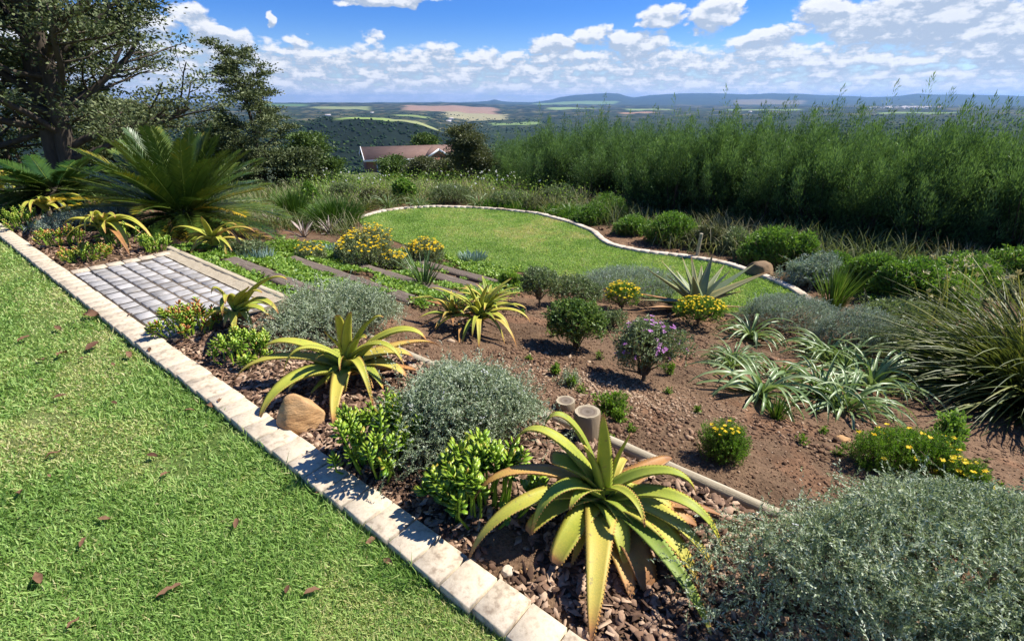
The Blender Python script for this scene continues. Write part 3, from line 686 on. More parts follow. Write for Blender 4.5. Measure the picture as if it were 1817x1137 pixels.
rock(928, 1014, 18, 10, 'flat pinkish stone on bare soil under the big aloe leaf', seed=16, name='pebble')
rock(901, 1016, 28, 14, 'whitish flat lump of stone on bare soil beside the kerb', 'kerb', 17, name='pebble')
rock(1019, 1122, 20, 12, 'pale round pebble at the kerb edge beside the long aloe leaf', 'kerb', 18, name='pebble')
rock(1493, 780, 28, 8, 'flat red clay stone on soil beside the rush tuft', 'rock', 19, name='pebble')

# bark mulch between the kerb and the logs
n = 17000; u = np.concatenate([ru(-.8, 4.0, n), ru(6.6, 10.5, 4500)]); v = np.concatenate([ru(.955, 1.9, n), ru(.97, 1.9, 4500)]); n = len(u)
bare = sst(fbm(u * 1.6, v * 1.6, 7), .56, .62) * .6; bare = np.maximum(bare, sst(.30, .0, 1) * 0 + np.exp(-(((u - .86) / .16) ** 2 + ((v - 1.08) / .12) ** 2)) * 1.2)
k = rng.random(n) > bare; u, v = u[k], v[k]; n = len(u); q = xy(u, v)
mb = MB(); chips(mb, np.stack([q[:, 0], q[:, 1], -.036 + ru(0, .022, n)], -1), ru(.008, .023, n), np.clip(rn(n) * .3 + .5, 0, 1))
tag(mb.out('bark_mulch', M['chip']), 'reddish brown bark chips spread in the bed beside the stone kerb', 'mulch', kind='stuff')
# soil crumbs on the terraced beds
n = 80000; r = np.exp(ru(math.log(1.6), math.log(13), n)); a = R(1) * ru(-35, 66, n); x, y = r * np.sin(a), r * np.cos(a); u, v = uvof(x, y)
k = (v > 2.03) & (LAWNM(x, y) < .5) & (u < 7.5) & (rng.random(n) < .35 + .9 * fbm(x * 1.5, y * 1.5, 8)); x, y, r = x[k], y[k], r[k]; n = len(x)
sz = .0035 * (1 + .25 * r) * np.exp(rn(n) * .45) * (.7 + .8 * sst(fbm(x * 2, y * 2, 18), .45, .65)); mb = MB()
clods(mb, np.stack([x, y, G(x, y) + sz * .2], -1), sz, ru(.5, .8, n), np.clip(rn(n) * .25 + .45, 0, 1), .2)
n2 = 5000; u = ru(-.8, 4, n2); v = ru(.96, 1.9, n2); q = xy(u, v); clods(mb, np.stack([q[:, 0], q[:, 1], np.full(n2, -.03)], -1), ru(.002, .006, n2), .6, ru(.1, .6, n2))
n3 = 1500; fc = np.array([hit(1130, 700)[0], hit(1150, 715)[0], hit(960, 660)[0], hit(1080, 690)[0]])[rng.integers(0, 4, n3)]; fx = fc[:, 0] + rn(n3) * .28; fy = fc[:, 1] + rn(n3) * .14
clods(mb, np.stack([fx, fy, G(fx, fy) + .004], -1), ru(.004, .014, n3), .25, ru(.7, 1.0, n3))
tag(mb.out('soil_crumbs', M['clod']), 'loose reddish brown soil crumbs on the terraced flower beds', 'soil', kind='stuff')

# ------------------------------------------------------------------ plant makers
def aloe_leaf(mb, P0, P1, P2, P3, w, hue, K=16, thick=.24, blunt=False, teeth=True, stiff=0.0):
    w = w * (1.5 if blunt or stiff else 1.72)
    t = np.linspace(0, 1, K + 1)[:, None]; P0, P1, P2, P3 = [np.asarray(q, float) for q in (P0, P1, P2, P3)]
    c = (1 - t) ** 3 * P0 + 3 * (1 - t) ** 2 * t * P1 + 3 * (1 - t) * t * t * P2 + t ** 3 * P3
    T = nrm(np.gradient(c, axis=0)); h = (P3 - P0) * [1, 1, 0]; hl = np.linalg.norm(h)
    az_ = math.atan2(h[1], h[0]) if hl > .01 else ru(0, 6.28)
    S = np.array([-math.sin(az_), math.cos(az_), 0]); S = nrm(S - T * (T @ S)[:, None]); tw = ru(-.25, .25) * t; Nn = np.cross(T, S); S, Nn = S * np.cos(tw) + Nn * np.sin(tw), Nn * np.cos(tw) - S * np.sin(tw)
    tt = t[:, 0]; W_ = w * (.90 + .10 * np.sin(np.minimum(tt * 5, 1) * math.pi / 2)) * (np.clip((1.02 - tt) * (1.0 if blunt else 1), 0, 1) ** (.25 if blunt else .76) if not stiff else np.clip(1.0 - tt, 0, 1) ** .85)
    W_ = np.maximum(W_, .0012); th = W_ * thick
    prof = [(-.5, .30), (-.30, .04), (0, -.16), (.30, .04), (.5, .30), (.34, -.42), (0, -.78), (-.34, -.42)]
    V = np.stack([c + S * (W_ * px_)[:, None] + Nn * (th * pz * 1.3)[:, None] for px_, pz in prof], 1); m = len(prof); q = []
    i = np.arange(K)[:, None] * m
    for j in range(m): j2 = (j + 1) % m; q.append(np.concatenate([i + j, i + j2, i + m + j2, i + m + j], 1))
    hv = np.clip(hue + .07 + .28 * sst(tt, .70, 1) + .35 * sst(tt, .90, .99) + rng.normal(0, .02) - .12 * (1 - sst(tt, 0, .35)), 0, 1)
    tint = np.repeat(hv[:, None], m, 1); tint[:, [0, 4]] += .10
    mb.add(V, quads=np.concatenate(q), tint=np.clip(tint, 0, 1).ravel())
    if teeth:
        L = np.linalg.norm(np.diff(c, axis=0), axis=1).sum(); nt = int(L / .016); s = np.linspace(.06, .95, nt)
        for sg, j in ((-1, 0), (1, 4)):
            E = np.stack([np.interp(s, tt, V[:, j, a]) for a in range(3)], 1); Ts = nrm(np.stack([np.interp(s, tt, T[:, a]) for a in range(3)], 1)); Ss = np.stack([np.interp(s, tt, S[:, a]) for a in range(3)], 1) * sg
            Ns = np.cross(Ts, Ss); tl = .0065 * np.interp(s, [0, 1], [1.1, .6])[:, None]
            vv_ = np.stack([E - Ts * .004, E + Ts * .004, E + Ns * .0016 - Ss * .002, E + Ss * tl + Ts * tl * .3], 1); f = (np.arange(nt) * 4)[:, None, None] + np.array([(0, 1, 3), (1, 2, 3), (2, 0, 3)])[None]
            mb.add(vv_, tris=f.reshape(-1, 3), tint=.86)
def aloe_auto(mb, C, n, L, w, hue=.35, el0=(75, 5), droop=.5, K=12, teeth=False, start=0, dark=0.0, jit=.1):
    for i in range(n):
        f = (i + .5) / n; a = (i + start) * 2.39996 + rn() * .2; e = R(el0[0] + (el0[1] - el0[0]) * f ** .9) + rn() * jit; l = L * (.6 + .45 * math.sin(min(f * 1.5, 1) * 1.57)) * ru(.85, 1.1)
        d = np.array([math.cos(a) * math.cos(e), math.sin(a) * math.cos(e), math.sin(e)]); hz = np.array([math.cos(a), math.sin(a), 0])
        P1 = C + d * l * .38; P2 = P1 + nrm(d - np.array([0, 0, droop * .6])) * l * .32; P3 = P2 + nrm(d - np.array([0, 0, droop * 2.1]) + hz * .25) * l * .34
        P3[2] = max(P3[2], .015); P2[2] = max(P2[2], .03)
        aloe_leaf(mb, C + hz * w * .25 - [0, 0, .06 * f], P1, P2, P3, w * ru(.8, 1.1), float(np.clip(hue + rn() * .12 + .25 * max(0, f - .7), 0, .95)), K, teeth=teeth)
def tip_z(P): return float(P[2])
def aloe_tip(mb, base, C, tip, w, hue, arch=.25, K=18, blunt=False, teeth=True, stiff=0.0):
    """tip = (px, py, height above bed) or (px, py, 'd', depth offset)"""
    px_, py_ = tip[:2]; d = rays(px_, py_)
    if tip[2] == 'd': tt = (base[1] + tip[3]) / d[1]
    else: tt = (base[2] + tip[2] - H) / d[2]
    P3 = d * tt + [0, 0, H] - base; h = P3 - C; hz = h * [1, 1, 0]
    up = np.array([0, 0, arch])
    if stiff: P1 = C + h * .33 + up * .3; P2 = C + h * .66 + up * .3
    else: P1 = C + hz * .40 + np.array([0, 0, max(h[2], 0) * .6]) + up * .62; P2 = C + hz * .88 + np.array([0, 0, h[2] * .75]) + up * .85
    low = max(0.0, min(1.0, (C[2] + .04 - tip_z(P3)) / .2)); C = C - [0, 0, .45 * C[2] * low]
    o = nrm(hz) * min(w * .45, .045)
    aloe_leaf(mb, C + o, P1, P2, P3, w, hue, K, blunt=blunt, teeth=teeth, stiff=stiff)
def stemstub(e, C, r=.035, top=0.0):
    mb = MB(); P = np.stack([np.array([0, 0, -.05]), C * .5, C + [0, 0, top]])[None]; tubes(mb, P, np.array([[r * 1.1, r, r * .9]]), 8); mb.out('stem', M['stem'], e, True)

def lumps(w, n=9, seed=None):
    g = np.random.default_rng(seed) if seed is not None else rng; d = nrm(g.standard_normal((n, 3))); a = g.uniform(.5, 1, n); r = 0
    for i in range(n): r = r + a[i] * np.exp(-7.5 * (1 - w @ d[i]))
    return r / r.max() if np.size(r) else r
def bush(e, a, b, h, ntw, lpt, tl, ls, lw, mat, up=.5, jit=.35, lump=.25, inner=.35, ang=.8, tint0=.5, tvar=.18, twig=True, low=-.05, zc=None, seed=None, name='foliage', stemmat='stem', trunk=0, roll=1.0, mbout=None, sq=1.0, off=(0, 0), droopiness=0.0):
    """shrub of real twigs carrying real leaves, in an uneven dome of half widths a, b and height h"""
    zc = h * .32 if zc is None else zc
    w = nrm(np.stack([rn(ntw), rn(ntw), rn(ntw)], -1)); w[:, 2] = np.where(w[:, 2] < low - .35, -w[:, 2], w[:, 2])
    lf = (1 - lump) + lump * 1.25 * lumps(w, 17, seed); rho = (1 - inner * rng.random(ntw) ** 2) * lf
    rho = rho * np.where(rng.random(ntw) < .10, ru(1.0, 1.16, ntw), 1); E = w * rho[:, None] * np.array([a, b, 1]); E[:, 2] = zc + w[:, 2] * rho * np.where(w[:, 2] > 0, h - zc, zc); E[:, 0] += off[0]; E[:, 1] += off[1]
    E[:, 2] = np.maximum(E[:, 2], .01)
    d = nrm(w * [1 / max(a, .01) * .5, 1 / max(b, .01) * .5, .5 / max(h, .01)] * max(a, h) + np.array([0, 0, up - droopiness]) + jit * rn(ntw, 3))
    T = tl * ru(.6, 1.25, ntw)[:, None]; A = E - d * T; mb = mbout or MB()
    s = (np.arange(lpt) + .6) / lpt; ns = ntw * lpt
    P = (A[:, None] + d[:, None] * T[:, None] * (0.12 + .9 * s)[None, :, None]).reshape(-1, 3); D = np.repeat(d, lpt, 0)
    pr = nrm(rn(ns, 3)); pr = nrm(pr - D * (pr * D).sum(-1, keepdims=True)); an = ang * ru(.6, 1.25, ns)[:, None]
    LD = D * np.cos(an) + pr * np.sin(an)
    tin = np.clip(tint0 + np.repeat(rn(ntw) * tvar * .6, lpt) + rn(ns) * tvar * .8 + .10 * np.tile(s, ntw), 0, 1)
    leafs(mb, P, LD, ls * ru(.65, 1.25, ns), lw * ru(.8, 1.2, ns), tin, .12, roll)
    o = None
    if mbout is None: o = mb.out(name, M[mat], e)
    if twig and mbout is None:
        mt = MB(); k = rng.random(ntw) < min(1, 900 / ntw)
        twigs(mt, A[k], E[k], max(.0012, ls * .05), .5)
        nb = 26; idx = rng.integers(0, ntw, nb); Q = np.stack([rn(nb, 3) * [a, b, 0] * .05 + [0, 0, trunk], A[idx] * [.45, .45, .5] + [0, 0, trunk * .5], A[idx]], 1)
        tubes(mt, Q, np.array([[.009, .006, .003]]) * max(1, h / .5) ** .8, 4)
        if trunk: tubes(mt, np.array([[[0, 0, -.05], [.01, 0, trunk * .5], [0, 0.01, trunk + .02]]]), np.array([[.018, .015, .012]]) * max(1, h / .5), 6)
        mt.out('branches', M[stemmat], e)
    return E, d
def blossoms(e, P, D, size, mat, name='blossoms', petals=6, tint=.5, flat=False):
    """little flowers: petals round a centre"""
    n = len(P); mb = MB(); D = nrm(D); s = perp(D); b = np.cross(s, D)
    for k in range(petals):
        a = k * 2 * math.pi / petals + ru(0, .5, n); O = s * np.cos(a)[:, None] + b * np.sin(a)[:, None]
        leafs(mb, P, O + D * (.15 if flat else .5), size * ru(.8, 1.2, n), size * .75, np.clip(tint + rn(n) * .25, 0, 1), .1, .15, .55)
    return mb.out(name, M[mat], e)
def screen_bush(px, py, w, h, **k):
    """(base point, half width, height) of a plant seen w by h pixels with its foot at px,py"""
    p, s = hit(px, py); return p, w * s / 2, h * s
def foot(px, py): return hit(px, py)
def sb(cx, yt, yb, w, dr=.85):
    p0, s = hit(cx, yb); a = w * s / 2; b = a * dr; d = p0[:2] / np.linalg.norm(p0[:2]); q = p0[:2] + d * b * .85; a = a * (1 + .85 * b / max(p0[1], .5))
    z = float(G(*q)); h = H + np.linalg.norm(q) * float(tan_el(cx, yt)) - z
    return np.array([q[0], q[1], z]), a * 1.12, b * 1.1, max(h * 1.06, .05)

# ------------------------------------------------------------------ aloes in the bark bed
def posed_aloe(px, py, cz, label, tips, w0=.055, teeth=True, extra=0, group='toothed aloes planted along the stone kerb', dry=(), L=.45, name='aloe'):
    base, s = hit(px, py); e = thing(name, label, 'aloe', base, group); C = np.array([0, 0, cz])
    mb = MB()
    for q in tips: aloe_tip(mb, base, C + rn(3) * .008, q[0], q[1], q[2], q[3] if len(q) > 3 else .25, teeth=teeth, **(q[4] if len(q) > 4 else {}))
    if extra: aloe_auto(mb, C - [0, 0, .03], extra, L, w0, .4, (58, 5), .95, teeth=teeth)
    mb.out('leaves', M['aloe'], e, True)
    if dry:
        md = MB()
        for q in dry: aloe_tip(md, base, C * .55, q[0], q[1], q[2], q[3], teeth=teeth, **(q[4] if len(q) > 4 else {}))
        md.out('dry_leaves', M['aloe'], e, True)
    stemstub(e, C, .04)
    return e
posed_aloe(1068, 908, .14, 'large yellow green aloe with long toothed leaves, one hanging straight down beside the kerb', [
    ((1049, 1136, .02), .082, .60, .09, dict(K=22)), ((830, 996, .03), .062, .50, .24), ((943, 945, .13), .055, .30, .26), ((840, 889, .16), .056, .74, .24),
    ((909, 795, .26), .055, .38, .30), ((965, 758, .44), .045, .30, .26), ((1071, 732, .62), .046, .34, .02), ((1118, 768, .47), .028, .38, .02), ((1236, 879, .20), .052, .34, .20),
    ((1282, 985, .06), .055, .32, .26), ((1268, 1022, .02), .068, .44, .16), ((1240, 1042, .02), .09, .48, .12), ((1262, 1126, .02), .06, .16, .10), ((937, 945, .10), .065, .36, .07, dict(blunt=True)),
    ((985, 1000, .05), .078, .44, .05, dict(blunt=True)), ((1144, 935, .22), .034, .40, .14), ((977, 813, .30), .075, .40, .04, dict(blunt=True)), ((1196, 905, .12), .07, .40, .07),
    ((1010, 905, .20), .05, .25, .10), ((1150, 980, .05), .07, .30, .10), ((1035, 790, .40), .05, .33, .06), ((1110, 1010, .04), .08, .42, .08)],
    extra=8, L=.36, dry=[((1150, 1044, .01), .095, .80, .08, dict(blunt=True)), ((1192, 812, .13), .075, .84, .05), ((1236, 932, .03), .095, .74, .05), ((1284, 917, .03), .06, .92, .05), ((1120, 1060, .01), .10, .72, .05)])
posed_aloe(620, 672, .13, 'big yellow green aloe arching over the ochre rock', [
    ((415, 679, .05), .062, .52, .20), ((467, 622, .22), .062, .40, .17), ((503, 668, .14), .05, .40, .28), ((460, 749, .01), .09, .40, .20), ((592, 756, .01), .074, .58, .10),
    ((663, 726, .03), .05, .45, .30), ((603, 658, .22), .022, .40, .12), ((598, 559, .55), .05, .42, .10), ((622, 553, .57), .045, .40, .08), ((680, 563, .46), .055, .40, .14), ((757, 604, .28), .078, .38, .22),
    ((718, 652, .18), .046, .42, .27), ((733, 634, .14), .085, .58, .10), ((722, 670, .08), .085, .55, .10), ((781, 615, .10), .065, .68, .12), ((511, 697, .02), .075, .32, .10), ((612, 697, .08), .055, .25, .06),
    ((576, 587, .44), .018, .40, .03), ((560, 640, .2), .06, .3, .10), ((680, 690, .06), .07, .3, .1), ((650, 600, .36), .055, .35, .10)],
    extra=9, L=.34, dry=[((745, 660, .03), .07, .80, .05), ((520, 660, .1), .03, .85, .06)])
posed_aloe(430, 576, .15, 'yellow green aloe between the landing and the rounded silver shrub', [
    ((375, 522, .30), .05, .42, .16), ((510, 497, .42), .055, .42, .16), ((494, 556, .20), .055, .42, .18), ((357, 588, .03), .085, .50, .12), ((417, 596, .02), .06, .45, .10), ((441, 508, .50), .045, .42, .03),
    ((478, 562, .12), .06, .38, .10), ((395, 560, .2), .05, .35, .2), ((400, 540, .3), .05, .4, .15), ((465, 520, .4), .045, .4, .1), ((450, 590, .05), .05, .5, .1)], extra=5, L=.30,
    dry=[((372, 570, .05), .05, .85, .05)])
posed_aloe(195, 432, .30, 'sprawling aloe on the bark above the cream edge of the landing', [
    ((112, 402, .25), .07, .42, .12), ((143, 428, .05), .06, .40, .25), ((275, 432, .05), .07, .42, .30), ((232, 442, .02), .09, .42, .22), ((230, 452, .01), .06, .85, .10), ((165, 392, .35), .06, .42, .2),
    ((182, 386, .5), .06, .38, .1), ((205, 386, .5), .06, .38, .1), ((262, 415, .2), .06, .4, .25), ((152, 412, .2), .05, .38, .2)], extra=9, L=.50)
posed_aloe(92, 392, .30, 'smaller aloe with curling leaves between silver mat and green succulents', [
    ((160, 362, .4), .05, .42, .22), ((40, 395, .1), .06, .42, .25), ((90, 358, .5), .06, .4, .1), ((125, 378, .3), .05, .42, .2), ((55, 378, .3), .05, .4, .2)], extra=6, L=.38)
posed_aloe(8, 352, .35, 'aloe with many curved leaves at the far end of the kerb bed', [((40, 330, .3), .05, .45, .3), ((42, 350, .2), .05, .5, .3), ((5, 305, .8), .06, .4, .1), ((30, 345, .1), .06, .5, .3)], extra=16, L=.62)
posed_aloe(385, 452, .25, 'aloe with upright and curling leaves behind the timber of the landing', [
    ((303, 413, .3), .06, .42, .18), ((357, 384, .62), .05, .40, .02), ((452, 412, .3), .05, .60, .15), ((434, 450, .03), .05, .70, .32), ((330, 440, .1), .06, .4, .15), ((404, 458, .02), .06, .4, .2),
    ((340, 455, .02), .06, .45, .15), ((420, 400, .45), .04, .5, .12)], extra=10, L=.45, group=None)

# the spiky many-headed aloe in the middle bed
base, s = hit(845, 590); e = thing('spiky_aloe', 'many headed narrow leaved aloe with red brown dying leaves beside the sleeper ends', 'aloe', base)
mb = MB(); md = MB()
C1 = np.array([.03, .02, .20]); C2 = np.array([-.22, .08, .18]); C3 = np.array([.1, .2, .22])
for q in [((908, 493, .50), .05, .42, .05), ((866, 505, .5), .035, .4, .05), ((828, 503, .5), .035, .3, .05), ((934, 548, .28), .045, .48, .10), ((941, 572, .15), .045, .5, .15), ((917, 617, .02), .035, .6, .16), ((896, 612, .02), .03, .5, .14),
          ((820, 610, .05), .045, .32, .08), ((838, 600, .12), .035, .4, .12), ((722, 536, .22), .03, .5, .14), ((760, 512, .35), .03, .5, .1), ((905, 590, .1), .05, .45, .15), ((770, 590, .05), .04, .4, .1), ((925, 520, .4), .04, .42, .08), ((800, 520, .4), .035, .35, .05), ((850, 625, .02), .04, .5, .15)]:
    aloe_tip(mb, base, C1, q[0], q[1], q[2], q[3], teeth=False, K=12)
aloe_auto(mb, C1, 12, .38, .04, .32, (80, 20), .4); aloe_auto(mb, C2, 18, .30, .035, .38, (70, 5), .4); aloe_auto(mb, C3, 16, .34, .036, .40, (75, 15), .4)
for q in [((745, 530, .26), .04, .9, .03), ((775, 560, .1), .045, .86, .05), ((790, 545, .2), .045, .92, .05), ((800, 535, .3), .035, .9, .04), ((880, 560, .1), .04, .8, .06), ((815, 630, .01), .03, .8, .1), ((910, 600, .02), .025, .8, .15)]:
    aloe_tip(md, base, C2 * .7 + C1 * .3, q[0], q[1], q[2], q[3], teeth=False, K=10, stiff=1)
aloe_auto(md, C2, 7, .30, .036, .88, (30, -10), .3)
mb.out('leaves', M['aloe'], e, True); md.out('dry_leaves', M['aloe'], e, True); stemstub(e, C1, .05)
# the large upright grey aloe by the round lawn
base, s = hit(1236, 550); e = thing('grey_aloe', 'large upright grey green aloe with stiff pointed leaves beside the lawn edge', 'aloe', base); C = np.array([0, 0, .12]); mb = MB(); md = MB()
for (x_, y_, dd, w, hu) in [(1144, 475, .1, .10, .45), (1172, 461, .35, .08, .42), (1210, 455, .3, .07, .40), (1226, 452, .25, .07, .5), (1265, 450, .3, .08, .42), (1297, 479, .1, .07, .35), (1341, 467, .25, .085, .28), (1369, 480, -.1, .10, .60), (1316, 517, -.15, .085, .55),
                            (1230, 490, -.25, .10, .25), (1128, 532, -.1, .07, .45), (1180, 485, -.1, .08, .40), (1285, 470, .45, .07, .4), (1245, 470, .4, .08, .4), (1200, 480, .5, .07, .35)]:
    aloe_tip(mb, base, C, (x_, y_, 'd', dd), w * 1.35, hu, 0, K=14, teeth=False, stiff=1)
for (x_, y_, dd, w, hu) in [(1126, 519, .1, .08, .95), (1148, 545, -.25, .08, .92), (1190, 560, -.35, .07, .9), (1385, 552, .1, .08, .9), (1290, 570, -.4, .09, .85), (1130, 552, -.3, .06, .8), (1330, 545, -.2, .07, .75)]:
    aloe_tip(md, base, C * .6, (x_, y_, 'd', dd), w, hu, 0, K=10, teeth=False, stiff=1)
mb.out('leaves', M['aloe_grey'], e, True); md.out('dry_leaves', M['aloe_grey'], e, True); stemstub(e, C, .06)

# ------------------------------------------------------------------ silver shrubs
def silver(cx, yt, yb, w, label, ntw, lpt, ls, flowers=0, lw=.36, tl=.16, dr=.85, mat='silver', up=.6, group='silvery rounded shrubs in the sunny bed', name='silver_shrub', seed=None, inner=.55, lump=.6):
    p, a, b, h = sb(cx, yt, yb, w, dr); e = thing(name, label, 'shrub', p, group)
    E_, d = bush(e, a, b, h, ntw, lpt, tl, ls, ls * lw, mat, up=up, jit=.75, lump=lump, inner=inner, ang=.75, tint0=.48, tvar=.34, seed=seed)
    mx = MB(); bush(e, a, b, h * 1.02, 110 if ntw > 2000 else 60, 22, .22 if ntw > 2000 else .18, ls * 1.1, ls * lw * 1.1, mat, up=.9, jit=.35, lump=.5, inner=.05, ang=.75, tint0=.62, tvar=.25, mbout=mx); mx.out('stray_shoots', M[mat], e)
    if flowers:
        k = rng.integers(0, len(E_), flowers); k = np.repeat(k, 4); blossoms(e, E_[k] + rn(len(k), 3) * .012, d[k], .0065 if ls < .014 else .009, 'white_fl', petals=5, flat=True)
    return e
silver(1600, 800, 1250, 610, 'very large silver green shrub in the bed, beside the big toothed aloe', 6500, 30, .0125, 26, tl=.13, seed=3, dr=1.0)
silver(852, 602, 850, 350, 'silver shrub with white flower specks between the succulent and the bark bed log', 5200, 26, .013, 26, tl=.13, seed=5)
silver(612, 492, 618, 290, 'rounded silver shrub behind the big arching aloe', 3000, 24, .015, 0, tl=.13, seed=8)
for args in [(1108, 472, 540, 190, 'low feathery silver mat between the round lawn and the yellow daisy', 1500), (1385, 520, 590, 150, 'low silver mat against the end of the curved kerb', 1200),
             (1500, 545, 640, 130, 'silver grey low shrub behind the strap leaved clumps', 1100)]:
    silver(*args[:5], args[5], 22, .02, 5 if args[0] == 1108 else 0, lw=.2, tl=.15, mat='silver_mat', up=.9, group='low silver mats', name='silver_mat_plant', inner=.3, lump=.25)
silver(170, 352, 408, 180, 'blue grey spreading mat between two aloes by the big cycad', 1600, 20, .028, 0, lw=.22, tl=.18, mat='silver_mat', up=.6, group='blue grey mats behind the kerb aloes', name='silver_mat_plant', inner=.4)
silver(80, 318, 372, 150, 'blue grey spreading mat behind the smallest kerb aloe', 1500, 20, .03, 0, lw=.22, tl=.2, mat='silver_mat', up=.6, group='blue grey mats behind the kerb aloes', name='silver_mat_plant', inner=.4)
silver(1436, 448, 514, 100, 'silver willow leaved bush outside the curved kerb by the boulder', 700, 20, .045, 0, lw=.2, tl=.24, mat='silver_mat', up=.5, group=None, name='silver_bush')
silver(1575, 560, 622, 110, 'grey leaved low shrub with pink specks under the big clump', 800, 18, .022, 0, lw=.3, tl=.14, up=.6, group=None, name='grey_shrub')

# ------------------------------------------------------------------ green succulents beside the kerb
def succulent(cx, yt, yb, w, label, nst, red=.0, ls=.036, group='green succulent shrubs lining the kerb', dr=.9):
    p, a, b, h = sb(cx, yt, yb, w, dr); e = thing('succulent', label, 'succulent', p, group); mb = MB(); ms = MB()
    nst = int(nst * .8); th = ru(0, 2 * math.pi, nst); rr_ = np.sqrt(rng.random(nst)); X = np.cos(th) * rr_; Y = np.sin(th) * rr_
    Hs = h * np.sqrt(np.clip(1.08 - rr_ ** 2 * .85, .1, 1)) * ru(.7, 1.05, nst)
    A = np.stack([X * a * .62, Y * b * .62, 0 * X], -1); B = np.stack([X * a * .95, Y * b * .95, Hs], -1) + rn(nst, 3) * [.02, .02, .015]
    mid = A * .25 + B * .75 + rn(nst, 3) * [.02, .02, 0]; mid[:, 2] = B[:, 2] * .6 - .02; mid[:, :2] -= np.stack([X * a, Y * b], -1) * .10
    tubes(ms, np.stack([A - [0, 0, .03], mid, B], 1), np.array([[.006, .0055, .004]]), 5); ms.out('stems', M['succ'], e)
    npl = 12; ls = ls * 1.7; s = np.linspace(0, 1, npl)
    P = []; D = []; Ls = []; Ti = []
    d = nrm(B - mid); st_len = np.linalg.norm(B - mid, axis=1)
    use = np.clip(st_len * .7, .05, .13)
    for i in range(npl):
        f = s[i]; P.append(B - d * use[:, None] * (1 - f)); an = (1.42 - .78 * f) * ru(.85, 1.15, nst)
        s1 = perp(d); s2 = np.cross(s1, d); ph_ = i * 2.1 + th * 3; pr = s1 * np.cos(ph_)[:, None] + s2 * np.sin(ph_)[:, None]
        D.append(d * np.cos(an)[:, None] + pr * np.sin(an)[:, None] + [0, 0, .12]); Ls.append(ls * (1 - .45 * f ** 2) * (.75 + .25 * min(1, f * 3)) * ru(.85, 1.15, nst))
        Ti.append(np.clip(.36 + .22 * f + rn(nst) * .10 + red * (rng.random(nst) < .5), 0, .97))
    P, D, Ls, Ti = map(np.concatenate, (P, D, Ls, Ti)); n = len(P); D = nrm(D)
    # six-point fleshy leaf, two faces thick
    sd_ = perp(D); nn = np.cross(sd_, D); wd = Ls * .44
    L_ = Ls[:, None]; w_ = wd[:, None] * .5; V = np.stack([P, P + D * L_ * .4 + sd_ * w_ * .85 + nn * w_ * .25, P + D * L_ * .75 + sd_ * w_ * .85 + nn * w_ * .35, P + D * L_ + nn * w_ * .3, P + D * L_ * .75 - sd_ * w_ * .85 + nn * w_ * .35, P + D * L_ * .4 - sd_ * w_ * .85 + nn * w_ * .25,
                  P + D * L_ * .45 - nn * w_ * .1, P + D * L_ * .5 - nn * w_ * .75], 1)
    f = (np.arange(n) * 8)[:, None, None]
    q = f + np.array([(0, 1, 6, 5), (1, 2, 3, 6), (6, 3, 4, 5), (0, 7, 2, 1), (7, 3, 2, 2)][:4])[None]; tr = f + np.array([(7, 3, 2), (7, 4, 3), (0, 5, 7), (5, 4, 7)])[None]
    T = np.repeat(Ti[:, None], 8, 1); T[:, 3] = np.clip(T[:, 3] + .22, 0, 1); T[:, [2, 4]] += .05
    mb.add(V, quads=q.reshape(-1, 4), tris=tr.reshape(-1, 3), tint=np.clip(T, 0, 1).ravel()); mb.out('leaves', M['succ'], e, True)
    return e
succulent(684, 712, 862, 150, 'bright green fleshy succulent casting its shadow on the kerb below the ochre rock', 58)
succulent(858, 800, 952, 185, 'leafy green succulent tucked under the large toothed aloe', 60, ls=.044)
succulent(340, 538, 606, 105, 'green and orange succulent at the near corner of the paved landing', 50, .42)
succulent(438, 585, 655, 95, 'fresh green succulent below the second aloe from the landing', 36)
succulent(272, 418, 450, 60, 'green succulent against the cream edge of the landing', 30)
succulent(160, 434, 468, 85, 'succulent with orange tips beside the kerb above the landing', 40, .3)
succulent(215, 400, 440, 60, 'green succulent hidden among the sprawling aloe leaves', 24)
succulent(112, 398, 440, 70, 'green and orange succulent under the curling small aloe', 34, .35)
succulent(50, 368, 412, 85, 'green succulent by the kerb at the far end of the bed', 36, .12)

# ------------------------------------------------------------------ small round shrubs and daisies on the brown soil
def small(name, cat, cx, yt, yb, w, label, mat, ntw, lpt, tl, ls, lw, trunk=0, flowers=None, **k):
    dr = k.pop('dr', .9); group = k.pop('group', None); p, a, b, h = sb(cx, yt, yb, w, dr); e = thing(name, label, cat, p, group)
    if trunk: k['zc'] = h * .58
    E_, d = bush(e, a, b, h, ntw, lpt, tl, ls, ls * lw, mat, trunk=trunk * h, **k)
    if flowers:
        n, sz, m, top = flowers; c = np.where(E_[:, 2] > h * top)[0]; i = rng.choice(c, min(n, len(c)), replace=False)
        blossoms(e, E_[i] + nrm(d[i] + [0, 0, .4]) * sz * .8, nrm(d[i] + [0, 0, 1.2]), sz, m, flat=True)
    return e
small('round_shrub', 'shrub', 1021, 532, 632, 106, 'small ball shaped leafy green shrub on bare brown soil', 'round', 900, 14, .11, .022, .6, .04, lump=.3, inner=.45, jit=.5, low=-.3)
small('round_shrub', 'shrub', 956, 474, 552, 80, 'loose dark leaved little shrub with bare lower stems near the sleeper end', 'grey_green', 420, 12, .12, .026, .5, .22, lump=.3, jit=.5)
small('round_shrub', 'shrub', 1026, 494, 556, 100, 'grey green spreading little shrub behind the ball shaped one', 'grey_green', 700, 12, .10, .024, .5, .1, lump=.3, jit=.5)
small('flowering_shrub', 'shrub', 1138, 556, 690, 122, 'purple flowering small shrub standing on a short stem over its dark shadow', 'grey_green', 1100, 12, .13, .022, .45, .10, (60, .021, 'purple', .15), lump=.55, jit=.6, tint0=.6, low=-.3)
